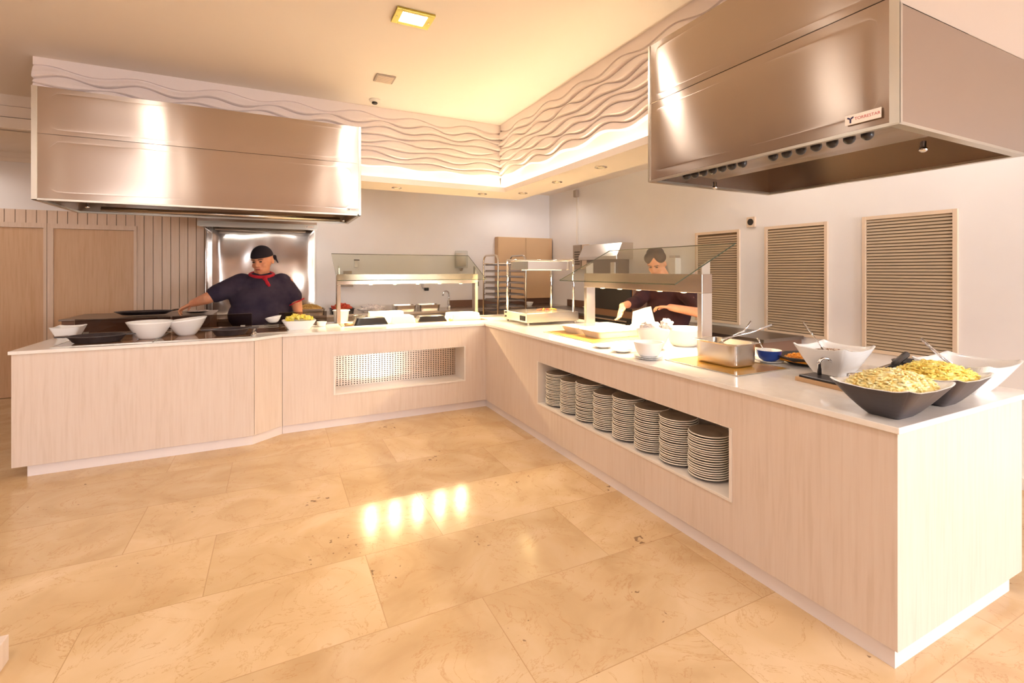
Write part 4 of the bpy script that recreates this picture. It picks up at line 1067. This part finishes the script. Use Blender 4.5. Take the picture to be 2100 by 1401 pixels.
# range at left behind the counter
t = thing('cooking_range', 'low dark steel cooking range behind the left counter', 'range', (-1.3, 6.65, 0))
link('body', B((-1.93, -.66, 6.32, 7.02, .08, .99)), 'brown', t)
link('griddle_top', B((-1.95, -.64, 6.30, 7.04, .99, 1.005)), 'darksteel', t, bevel=.004)
bm = bmesh.new()
for k in range(4): lathe(bm, [(0, 0), (.02, 0), (.02, .02), (0, .02)], (0, 0, 0), 12)
bm.free()
t = thing('frying_pan', 'flat dark pan on the range held by the chef in the black cap', 'pan', (-1.28, 6.45, 1.021))
bm = lathe(bmesh.new(), [(0, 0), (.75, 0), (1, .035), (1.03, .035), (1.0, .04), (.95, .038), (.72, .008), (0, .006)], (0, 0, 0), 40)
for v in bm.verts: v.co.x *= .26; v.co.y *= .12
link('body', bm, 'iron', t, smooth=True, loc=(0, 0, 0))
link('handle', tube(bmesh.new(), [(.25, 0, .038), (.36, -.03, .06), (.45, -.10, .085)], .011, 10), 'steel', t, smooth=True, loc=(0, 0, 0))
t = thing('metal_dish', 'shallow steel dish beside the pan near the chef hand', 'dish', (-.80, 6.45, 1.021))
bm = lathe(bmesh.new(), [(0, 0), (.09, 0), (.13, .022), (.135, .024), (.125, .024), (.09, .006), (0, .004)], (0, 0, 0), 36); link('body', bm, 'chrome', t, smooth=True, loc=(0, 0, 0))
# sink faucet
t = thing('sink_faucet', 'arched chrome faucet rising from the back counter', 'faucet', (2.52, 7.4, .885))
link('spout', tube(bmesh.new(), [(2.52, 7.4, .885), (2.52, 7.4, 1.12)] + arc((2.47, 7.4, 1.12), .05, 0, PI * .95, 8, (1, 0, 0), (0, 0, 1)) + [(2.42, 7.4, 1.09)], .013, 10), 'chrome', t, smooth=True)
link('base', lathe(bmesh.new(), [(0, 0), (.03, 0), (.03, .03), (.018, .05), (0, .05)], (2.52, 7.4, .885), 16), 'chrome', t, smooth=True)
# food trays on back counter
def crate(x0, x1, y0, y1, h, m, label):
    t = thing('steel_tray', label, 'tray', ((x0 + x1) / 2, (y0 + y1) / 2, .885))
    cx, cy, hx, hy = (x0 + x1) / 2, (y0 + y1) / 2, (x1 - x0) / 2, (y1 - y0) / 2
    bm = bmesh.new(); loft(bm, [sq_ring(hx - .01, hy - .01, 0, 10, 40), sq_ring(hx, hy, h - .004, 10, 40), sq_ring(hx + .012, hy + .012, h - .002, 10, 40), sq_ring(hx + .012, hy + .012, h, 10, 40), sq_ring(hx - .004, hy - .004, h, 10, 40), sq_ring(hx - .012, hy - .012, .01, 10, 40)], (0, 0, 0)); link('body', bm, m, t, loc=(0, 0, 0))
crate(.22, .62, 7.15, 7.45, .08, 'steel', 'steel tray of golden noodles on the back counter')
heap('noodles', .42, 7.30, .885 + .062, .18, .13, .07, 'noodle', 'heap of golden noodles in a steel tray on the back counter', pieces=500, size=(.05, .004), seed=11)
crate(.70, 1.02, 7.15, 7.45, .07, 'black', 'black tray of red meat on the back counter')
heap('red_meat', .86, 7.30, .885 + .055, .14, .12, .07, 'meat', 'red meat pieces in the black tray on the back counter', pieces=120, size=(.06, .012), seed=12)
crate(1.60, 1.92, 7.15, 7.42, .09, 'steel', 'left of two steel trays behind the white tray on the back counter')
crate(1.98, 2.30, 7.15, 7.42, .09, 'steel', 'steel tray beside the faucet on the back counter')
crumple('plastic_bag', 1.28, 7.28, .885 + .055, (.17, .1, .055), 9.0, 'crumpled clear white plastic bag on the back counter', 'cloth_white')['category'] = 'bag'
round_bowl('small_bowl', 3.95, 7.3, .885, .07, .07, .03, 'small white bowl on the back counter in the corner', m='white')
tray('serving_tray', 4.02, 4.42, 5.5, 5.8, .885, .09, 'white', 'white tray on the counter along the right wall', .03)
# wall items on back wall
t = thing('wall_cabinet', 'beige two door wall cabinet in the far corner', 'cabinet', (4.0, YB, 1.02))
link('body', B((3.47, 4.57, YB - .12, YB - .002, 1.0, 2.09)), 'cabinet', t)
link('door', B((3.475, 4.015, YB - .14, YB - .121, 1.005, 2.085)), 'cabinet', t, bevel=.002)
link('door', B((4.022, 4.565, YB - .14, YB - .121, 1.005, 2.085)), 'cabinet', t, bevel=.002)
link('handle', B((3.985, 3.998, YB - .155, YB - .141, 1.12, 1.24)), 'steel', t)
t = thing('soap_dispenser', 'clear cylindrical paper dispenser on the back wall', 'dispenser', (2.80, YB, 1.55))
link('body', lathe(bmesh.new(), [(0, 0), (.10, 0), (.11, .02), (.11, .27), (.10, .29), (0, .29)], (2.80, YB - .115, 1.54), 28), 'clear', t, smooth=True)
link('roll', lathe(bmesh.new(), [(0, 0), (.085, 0), (.085, .22), (0, .22)], (2.80, YB - .115, 1.57), 24), 'whiteplastic', t, smooth=True)
link('nozzle', lathe(bmesh.new(), [(0, -.05), (.02, -.05), (.035, 0), (0, 0)], (2.80, YB - .115, 1.54), 16), 'plastic', t, smooth=True)
def wall_box(name, x, z, w_, h_, m, label, cat, d=.04):
    o = link(name, B((x - w_ / 2, x + w_ / 2, YB - d, YB - .001, z - h_ / 2, z + h_ / 2)), m, bevel=.004); return tag(o, label, cat)
wall_box('power_socket', .99, 1.46, .12, .07, 'plastic', 'grey power socket on the back wall just above the guard beam', 'socket')
wall_box('power_socket', .98, 1.28, .18, .06, 'plastic', 'wide grey socket strip on the back wall below the guard beam', 'socket')
wall_box('power_socket', 3.12, 1.27, .06, .08, 'dark', 'dark socket on the back wall left of the tray rack', 'socket')
t = thing('wall_dispenser', 'white wall dispenser with black outlet seen under the guard beam', 'dispenser', (2.21, YB, 1.15))
link('body', B((2.16, 2.27, YB - .1, YB - .001, 1.22, 1.38)), 'whiteplastic', t, bevel=.008); link('outlet', B((2.19, 2.25, YB - .09, YB - .02, 1.17, 1.22)), 'dark', t, bevel=.006)
t = thing('wall_hook', 'small white holder on the back wall seen through the left guard glass', 'holder', (1.12, YB, 1.5))
link('body', B((1.09, 1.14, YB - .04, YB - .001, 1.55, 1.66)), 'whiteplastic', t, bevel=.004); link('clip', B((1.08, 1.16, YB - .06, YB - .041, 1.655, 1.67)), 'dark', t)

# tray rack trolley
t = thing('tray_rack', 'tall steel tray rack trolley behind the counter corner', 'trolley', (3.02, 6.35, 0))
rx0, rx1, ry0, ry1 = 2.80, 3.24, 6.10, 6.62
bm = bmesh.new()
for x in (rx0, rx1):
    pts = [(x, ry0, .1), (x, ry0, 1.62)] + arc((x, ry0 + .1, 1.62), .1, PI, PI / 2, 6, (0, 1, 0), (0, 0, 1)) + arc((x, ry1 - .1, 1.62), .1, PI / 2, 0, 6, (0, 1, 0), (0, 0, 1)) + [(x, ry1, .1)]
    tube(bm, pts, .013, 8)
for y in (ry0, ry1):
    for z in (.12, 1.6): tube(bm, [(rx0, y, z), (rx1, y, z)], .010, 8)
link('frame', bm, 'steel', t, smooth=True)
bm = bmesh.new()
for k in range(16):
    z = .2 + .085 * k
    for x in (rx0 + .012, rx1 - .03): box(bm, x, x + .018, ry0, ry1, z, z + .010)
link('runners', bm, 'darksteel', t)
bm = bmesh.new()
for a in (rx0, rx1):
    for b_ in (ry0, ry1):
        v0 = len(bm.verts); lathe(bm, [(0, -.012), (.045, -.012), (.045, .012), (0, .012)], (0, 0, 0), 16); bm.verts.ensure_lookup_table()
        for v in bm.verts[v0:]: v.co = Vector((a + v.co.z, b_ + v.co.y, .047 + v.co.x))
link('wheels', bm, 'dark', t)
k0 = None
for k in range(9):
    z = .88 + .085 * k
    if k0 is None:
        k0 = thing('oven_tray', 'lowest visible dark oven tray in the tray rack trolley', 'tray', (3.02, 6.36, z + .011 + .002), 'oven trays in the rack')
        bm = bmesh.new(); box(bm, -.195, .195, -.25, .25, 0, .003)
        for q in ((-.195, -.189, -.25, .25), (.189, .195, -.25, .25), (-.195, .195, -.25, -.244), (-.195, .195, .244, .25)): box(bm, *q, .003, .02)
        link('body', bm, 'darksteel', k0, loc=(0, 0, 0))
    else: copy_tree(k0, (3.02, 6.36, z + .013), 'dark oven tray %s in the tray rack trolley' % ['', 'second from the bottom', 'third from the bottom', 'fourth from the bottom', 'halfway up', 'fourth from the top', 'third from the top', 'second from the top', 'topmost'][k])

# things on right wall
t = thing('wall_intercom', 'brown intercom panel with grey box on the right wall', 'intercom', (XR, 6.6, 1.75))
link('panel', B((XR - .04, XR - .001, 6.62, 6.85, 1.52, 1.93)), 'plastic', t, bevel=.004); link('side_box', B((XR - .03, XR - .001, 6.42, 6.60, 1.52, 1.93)), 'frame', t, bevel=.004)
bm = bmesh.new(); [box(bm, XR - .043, XR - .04, 6.65 + .04 * (k % 4), 6.675 + .04 * (k % 4), 1.60 + .04 * (k // 4), 1.62 + .04 * (k // 4)) for k in range(24)]; link('keys', bm, 'dark', t)
t = thing('cable_conduit', 'thin vertical cable trunking above the intercom on the right wall', 'trunking', (XR, 6.76, 1.95))
link('trunking', B((XR - .02, XR - .001, 6.74, 6.78, 1.95, 2.74)), 'whiteplastic', t); link('outlet_head', B((XR - .07, XR - .001, 6.72, 6.80, 2.74, 2.86)), 'plastic', t, bevel=.01)
t = thing('wall_heater', 'steel wall unit with sloping cover on the right wall above the side counter', 'wall unit', (XR, 5.85, 1.4))
bm = bmesh.new(); extr(bm, [(XR - .001, 1.66), (XR - .30, 1.66), (XR - .30, 1.71), (XR - .20, 1.90), (XR - .001, 1.90)], 'y', 5.36, 6.30); link('cover', bm, 'steel', t, bevel=.004)
link('body', B((XR - .20, XR - .001, 5.45, 6.22, 1.36, 1.66)), 'darksteel', t)
bm = bmesh.new(); [box(bm, XR - .23, XR - .2, y, y + .09, 1.42, 1.62) for y in (5.50, 6.08)]; link('control_box', bm, 'whiteplastic', t, bevel=.003)
t = thing('wall_speaker', 'small square box with dark round grille on the right wall between louvred panels', 'speaker', (XR, 3.455, 2.02))
link('housing', B((XR - .03, XR - .001, 3.405, 3.505, 1.965, 2.075)), 'frame', t, bevel=.004)
bm = bmesh.new(); tube(bm, [(XR - .034, 3.455, 2.02), (XR - .03, 3.455, 2.02)], .035, 20); link('grille', bm, 'dark', t)
t = thing('napkin_dispenser', 'white ribbed dispenser fixed to the right wall behind the guard glass', 'dispenser', (XR, 4.55, 1.6))
link('body', B((XR - .1, XR - .001, 4.46, 4.58, 1.45, 1.66)), 'whiteplastic', t, bevel=.006); link('lid', B((XR - .09, XR - .01, 4.47, 4.57, 1.66, 1.69)), 'steel', t)
# ovens behind the second chef
t = thing('kitchen_oven', 'dark double oven against the right wall left of the second chef', 'oven', (4.2, 4.95, 0))
link('body', B((3.90, XR - .01, 4.55, 5.38, 0, 1.42)), 'brown', t, bevel=.004)
for z in (.55, 1.0):
    d = link('door', B((3.875, 3.899, 4.58, 5.35, z, z + .36)), 'dark', t, bevel=.004)
    link('handle', tube(bmesh.new(), [(3.86, 4.62, z + .32), (3.86, 5.31, z + .32)], .012, 8), 'steel', d, loc=(0, 0, 0))
link('control_strip', B((3.88, 3.899, 4.58, 5.35, 1.37, 1.41)), 'plastic', t)
t = thing('work_bench', 'dark low work bench against the right wall behind the second chef', 'bench', (4.25, 3.7, 0))
link('body', B((4.0, XR - .03, 2.9, 4.5, 0, .84)), 'brown', t); link('top', B((3.98, XR - .028, 2.88, 4.51, .84, .87)), 'darksteel', t)

# ================================================================== PEOPLE
def cap_(bm, p0, r0, p1, r1, seg=16):
    p0, p1 = Vector(p0), Vector(p1)
    for p, r in ((p0, r0), (p1, r1)):
        bmesh.ops.create_icosphere(bm, subdivisions=2, radius=r, matrix=Matrix.Translation(p))
    tube(bm, [p0, p1], [r0, r1], seg)
def chain(bm, pts, rs):
    for i in range(len(pts) - 1): cap_(bm, pts[i], rs[i], pts[i + 1], rs[i + 1])
def ell(bm, c, r, rot=None):
    M4 = Matrix.Translation(Vector(c))
    if rot is not None: M4 = M4 @ rot
    bmesh.ops.create_icosphere(bm, subdivisions=3, radius=1, matrix=M4 @ Matrix.Diagonal((r[0], r[1], r[2], 1)))
def fused(name, bm, m, parent, vox=.008, sm=4, loc=None):
    o = link(name, bm, m, parent, smooth=True, loc=loc)
    md = o.modifiers.new('remesh', 'REMESH'); md.mode = 'VOXEL'; md.voxel_size = vox; md.use_smooth_shade = True
    s = o.modifiers.new('smooth', 'SMOOTH'); s.factor = .5; s.iterations = sm
    return o
def hand(bm, wrist, tip_dir, palm_n, size=.19, curl=.6, side=1):
    """palm + 4 curled fingers + thumb, appended to a body mesh"""
    f = Vector(tip_dir).normalized(); n = Vector(palm_n).normalized(); n = (n - f * n.dot(f)).normalized(); s = f.cross(n) * side
    w0 = Vector(wrist); pl_ = size * .5
    for q in (-.032, -.011, .011, .032):
        cap_(bm, w0 + s * q * .55, .016, w0 + f * pl_ * .95 + s * q, .0135, 10)
    lens = [.82, 1.0, .93, .75]
    for k, q in enumerate((-.033, -.011, .011, .033)):
        base = w0 + f * pl_ + s * q; L = size * .46 * lens[k]; p = base; ang = curl * .35
        rad = .0095
        for j, fr in enumerate((.45, .32, .23)):
            d = f * math.cos(ang) + n * math.sin(ang)
            p2 = p + d * L * fr; cap_(bm, p, rad, p2, rad * .93, 10); p = p2; ang += curl; rad *= .92
    tb = w0 + f * pl_ * .25 - s * .032
    p1 = tb + (f * .6 - s * .8).normalized() * .038; p2 = p1 + (f * .9 - s * .2 + n * .4).normalized() * .032; p3 = p2 + (f + n * .7).normalized() * .024
    chain(bm, [tb, p1, p2, p3], [.016, .0125, .011, .009])

def head(bm, c, R, s=1.0):
    """c = centre of skull; R = rotation; face looks along local -Y"""
    def L(v): return Vector(c) + (R @ Vector(v)) * s
    E = R.to_4x4()
    ell(bm, L((0, .01, .02)), (.082 * s, .098 * s, .105 * s), E)
    ell(bm, L((0, -.022, -.05)), (.066 * s, .070 * s, .075 * s), E)      # jaw
    ell(bm, L((0, -.062, -.098)), (.026 * s, .022 * s, .020 * s), E)     # chin
    for q in (-1, 1):
        ell(bm, L((q * .040, -.058, -.035)), (.026 * s, .024 * s, .026 * s), E)   # cheeks
        ell(bm, L((q * .085, .012, -.012)), (.010 * s, .020 * s, .030 * s), E)    # ears
    ell(bm, L((0, -.078, .022)), (.062 * s, .014 * s, .012 * s), E)      # brow
    cap_(bm, L((0, -.086, .008)), .009 * s, L((0, -.106, -.030)), .014 * s)   # nose
    for q in (-1, 1): ell(bm, L((q * .013, -.096, -.034)), (.009 * s, .010 * s, .008 * s), E)
    ell(bm, L((0, -.086, -.062)), (.026 * s, .012 * s, .012 * s), E)     # mouth mass
    return L
def face_bits(parent, L, R, s):
    E = R.to_4x4()
    b = bmesh.new()
    for q in (-1, 1): ell(b, L((q * .031, -.086, .002)), (.013 * s, .006 * s, .0065 * s), E)
    link('eyes', b, 'eye', parent, smooth=True, loc=(0, 0, 0))
    b = bmesh.new()
    for q in (-1, 1): cap_(b, L((q * .016, -.094, .022)), .0035 * s, L((q * .048, -.084, .024)), .003 * s, 8)
    link('eyebrows', b, 'hair', parent, smooth=True, loc=(0, 0, 0))
    b = bmesh.new(); ell(b, L((0, -.0975, -.060)), (.024 * s, .005 * s, .004 * s), E); ell(b, L((0, -.0965, -.067)), (.019 * s, .005 * s, .005 * s), E)
    link('lips', b, 'lip', parent, smooth=True, loc=(0, 0, 0))

# ---- chef one
cx, cy = -.14, 6.2
p1 = thing('person', 'chef in black cap, dark shirt and red neckerchief standing behind the left counter', 'person', (cx, cy, 0))
p1o = p1.location.copy()
bm = bmesh.new()
Rh = Matrix.Rotation(math.radians(-28), 3, 'Z') @ Matrix.Rotation(math.radians(-3), 3, 'Y') @ Matrix.Rotation(math.radians(14), 3, 'X')
hc = (cx + .005, cy - .04, 1.62)
Lh = head(bm, hc, Rh, 1.28)
chain(bm, [(cx, cy, 1.38), (cx, cy - .02, 1.58)], [.085, .075])
ell(bm, (cx, cy, 1.30), (.24, .15, .16)); ell(bm, (cx, cy, 1.12), (.25, .18, .24)); ell(bm, (cx, cy, .95), (.22, .17, .14))
sL, eL, wL = (cx - .25, cy - .01, 1.36), (cx - .52, cy - .08, 1.20), (cx - .665, cy + .0, 1.145)
sR, eR, wR = (cx + .25, cy - .01, 1.36), (cx + .36, cy - .02, 1.13), (cx + .38, cy - .22, .985)
chain(bm, [sL, eL, wL], [.078, .064, .041]); chain(bm, [sR, eR, wR], [.078, .064, .041])
hand(bm, wL, (-.80, .15, -.45), (-.2, -.1, -1), .215, .75, 1)
hand(bm, wR, (.1, -.9, -.35), (0, -.2, -1), .19, .5, -1)
for q in (-1, 1): chain(bm, [(cx + q * .11, cy, .92), (cx + q * .12, cy - .02, .50), (cx + q * .12, cy + .02, .10)], [.11, .075, .05]); chain(bm, [(cx + q * .12, cy + .02, .05), (cx + q * .13, cy - .14, .04)], [.045, .035])
body = fused('body', bm, 'skin', p1, .0065, 3)
face_bits(body, Lh, Rh, 1.28)
# shirt
bm = bmesh.new()
ell(bm, (cx, cy, 1.33), (.285, .175, .13)); ell(bm, (cx, cy, 1.18), (.33, .215, .21)); ell(bm, (cx - .01, cy - .01, 1.0), (.335, .24, .23)); ell(bm, (cx, cy, .88), (.26, .2, .14))
ell(bm, (cx, cy, 1.40), (.17, .125, .09))
for s_, e_ in ((sL, eL), (sR, eR)):
    s_ = Vector(s_); e_ = Vector(e_); cap_(bm, s_ + (s_ - Vector((cx, cy, 1.36))) * -.2, .115, s_.lerp(e_, .72), .098)
fused('shirt', bm, 'cloth', p1, .012, 6)
bm = bmesh.new()
for q in (-1, 1): chain(bm, [(cx + q * .11, cy, .88), (cx + q * .12, cy - .02, .50), (cx + q * .12, cy + .02, .12)], [.145, .10, .085])
fused('trousers', bm, 'cloth', p1, .014, 3)
bm = bmesh.new()
for q in (-1, 1): chain(bm, [(cx + q * .12, cy + .03, .055), (cx + q * .13, cy - .15, .045)], [.055, .045])
fused('shoes', bm, 'dark', p1, .01, 3)
# sleeve hems
bm = bmesh.new()
for s_, e_ in ((sR, eR),):
    s_ = Vector(s_); e_ = Vector(e_); a = s_.lerp(e_, .98); b_ = s_.lerp(e_, 1.03); tube(bm, [a, b_], [.098, .098], 20)
link('red_cuff', bm, 'red', p1, smooth=True)
# cap
bm = bmesh.new(); E = Rh.to_4x4()
b0 = bmesh.new(); bmesh.ops.create_uvsphere(b0, u_segments=32, v_segments=20, radius=1)
bmesh.ops.delete(b0, geom=[v for v in b0.verts if v.co.z < -.02], context='VERTS')
b0.transform(Matrix.Translation(Lh((0, .008, .032))) @ E @ Matrix.Diagonal((.114, .131, .126, 1)))
co = link('cap', b0, 'cap', p1, smooth=True); so = co.modifiers.new('solid', 'SOLIDIFY'); so.thickness = .008
bm = bmesh.new(); ell(bm, Lh((.075, .075, .005)), (.022, .022, .03)); cap_(bm, Lh((.08, .08, -.01)), .012, Lh((.085, .095, -.05)), .008)
fused('cap_knot', bm, 'cap', p1, .006, 2)
# neckerchief
bm = bmesh.new()
n_ = 28
for k in range(n_):
    a0 = 2 * PI * k / n_; a1 = 2 * PI * (k + 1) / n_
    f = lambda a: Vector((cx + .118 * math.cos(a), cy - .015 + .108 * math.sin(a), 1.452 + .028 * math.sin(a)))
    cap_(bm, f(a0), .022, f(a1), .022, 8)
ell(bm, (cx + .035, cy - .150, 1.405), (.026, .02, .02)); cap_(bm, (cx + .04, cy - .158, 1.40), .014, (cx + .075, cy - .185, 1.335), .018); cap_(bm, (cx + .035, cy - .155, 1.40), .012, (cx + .055, cy - .18, 1.35), .014)
fused('neckerchief', bm, 'red', p1, .007, 2)

# ---- chef two
cx, cy = 3.62, 3.72
p2 = thing('person', 'second chef in dark clothing reaching to the trays behind the right sneeze guard', 'person', (cx, cy, 0))
bm = bmesh.new()
Rh = Matrix.Rotation(math.radians(-62), 3, 'Z') @ Matrix.Rotation(math.radians(30), 3, 'X')
hc2 = (cx - .08, cy + .06, 1.575)
L2 = head(bm, hc2, Rh, 1.05)
chain(bm, [(cx + .02, cy, 1.35), (cx - .05, cy + .04, 1.50)], [.07, .062])
ell(bm, (cx + .02, cy, 1.27), (.14, .21, .14)); ell(bm, (cx + .03, cy, 1.08), (.15, .18, .22)); ell(bm, (cx + .02, cy, .93), (.15, .18, .13))
sA, eA, wA = (cx - .02, cy + .20, 1.33), (cx - .28, cy + .12, 1.18), (2.98, 3.64, 1.16)
sB, eB, wB = (cx, cy - .21, 1.32), (3.56, 3.17, 1.10), (3.32, 3.36, 1.155)
chain(bm, [sA, eA, wA], [.06, .048, .03]); chain(bm, [sB, eB, wB], [.06, .050, .033])
hand(bm, wA, (-.45, -.25, -.85), (-.6, .2, .4), .185, .4, 1)
hand(bm, wB, (-.8, .55, .05), (0, -.1, -1), .185, .7, 1)
for q in (-1, 1): chain(bm, [(cx + .03, cy + q * .10, .90), (cx, cy + q * .11, .50), (cx + .03, cy + q * .11, .10)], [.10, .07, .05]); chain(bm, [(cx + .03, cy + q * .11, .05), (cx - .13, cy + q * .12, .04)], [.045, .035])
body = fused('body', bm, 'skin', p2, .0065, 3)
face_bits(body, L2, Rh, 1.05)
bm = bmesh.new()
ell(bm, (cx + .02, cy, 1.27), (.175, .25, .15)); ell(bm, (cx + .03, cy, 1.08), (.20, .25, .26)); ell(bm, (cx + .03, cy, .88), (.19, .23, .18)); ell(bm, (cx, cy + .01, 1.38), (.10, .13, .07))
cap_(bm, sA, .09, eA, .07); cap_(bm, eA, .07, Vector(eA).lerp(Vector(wA), .55), .055)
cap_(bm, sB, .09, Vector(sB).lerp(Vector(eB), .82), .075)
fused('shirt', bm, 'cloth2', p2, .012, 5)
bm = bmesh.new()
for q in (-1, 1): chain(bm, [(cx + .03, cy + q * .10, .88), (cx, cy + q * .11, .50), (cx + .03, cy + q * .11, .12)], [.13, .095, .08])
fused('trousers', bm, 'cloth2', p2, .014, 3)
bm = bmesh.new()
for q in (-1, 1): chain(bm, [(cx + .04, cy + q * .11, .055), (cx - .13, cy + q * .12, .045)], [.055, .045])
fused('shoes', bm, 'dark', p2, .01, 3)
bm = bmesh.new()
for d in ((0, .02, .055, .085), (-.04, -.02, .07, .062), (.05, -.01, .075, .062), (0, .07, .06, .07), (.03, .03, .10, .055), (-.045, .05, .085, .055)):
    ell(bm, L2(d[:3]), (d[3] * 1.05,) * 3)
fused('hair_bun_cap', bm, 'hair', p2, .009, 4)

# floor skirting corner of something at lower left edge
tag(link('low_plinth', B((-1.7, -.92, 1.7, 2.51, 0, .10)), 'wood', bevel=.003), 'corner of a low pale wood plinth on the floor at the lower left edge', 'plinth')

# unseen kitchen spots, mostly added to brighten it; one follows a floor reflection
for x, y in ((.6, 6.7), (3.7, 6.85), (3.7, 3.0), (3.8, 1.6), (-3.4, 7.1)):
    light('SPOT', 'kitchen_ceiling_light', (x, y, HK - .04), 13, (1, .92, .85), size=.05, spot=math.radians(165), blend=.5)

# ---- parts that come as several separate pieces: one object each
def split(o, name=None):
    bm = bmesh.new(); bm.from_mesh(o.data); bm.verts.ensure_lookup_table()
    seen = set(); isl = []
    for v in bm.verts:
        if v.index in seen: continue
        st = [v]; seen.add(v.index); g = []
        while st:
            q = st.pop(); g.append(q.index)
            for e_ in q.link_edges:
                w2 = e_.other_vert(q)
                if w2.index not in seen: seen.add(w2.index); st.append(w2)
        isl.append(set(g))
    bm.free()
    if len(isl) < 2: return
    base = name or o.name.split('.')[0]
    for g in isl:
        b = bmesh.new(); b.from_mesh(o.data)
        bmesh.ops.delete(b, geom=[v for v in b.verts if v.index not in g], context='VERTS')
        me = bpy.data.meshes.new(base); b.to_mesh(me); b.free()
        for m_ in o.data.materials: me.materials.append(m_)
        c = o.copy(); c.data = me; c.name = base; C.objects.link(c)
    bpy.data.objects.remove(o)
SP = {'runners': 'runner', 'bracket': 'bracket', 'side_trim': 'side_trim', 'wheels': 'wheel', 'foot': 'foot', 'screw': 'screw', 'eyes': 'eye', 'eyebrows': 'eyebrow',
      'control_box': 'control_box', 'knob': 'knob', 'side_cheek': 'side_cheek', 'trousers_': 'x'}
for o in list(bpy.data.objects):
    b_ = o.name.split('.')[0]
    if o.type == 'MESH' and b_ in SP: split(o, SP[b_])

light('AREA', 'hood_lamp_light', (-.17, 7.35, 2.03), 4, (1, .93, .85), (0, 0, 0), .9, .06)  # unseen lamp added under the small hood to light the splashback
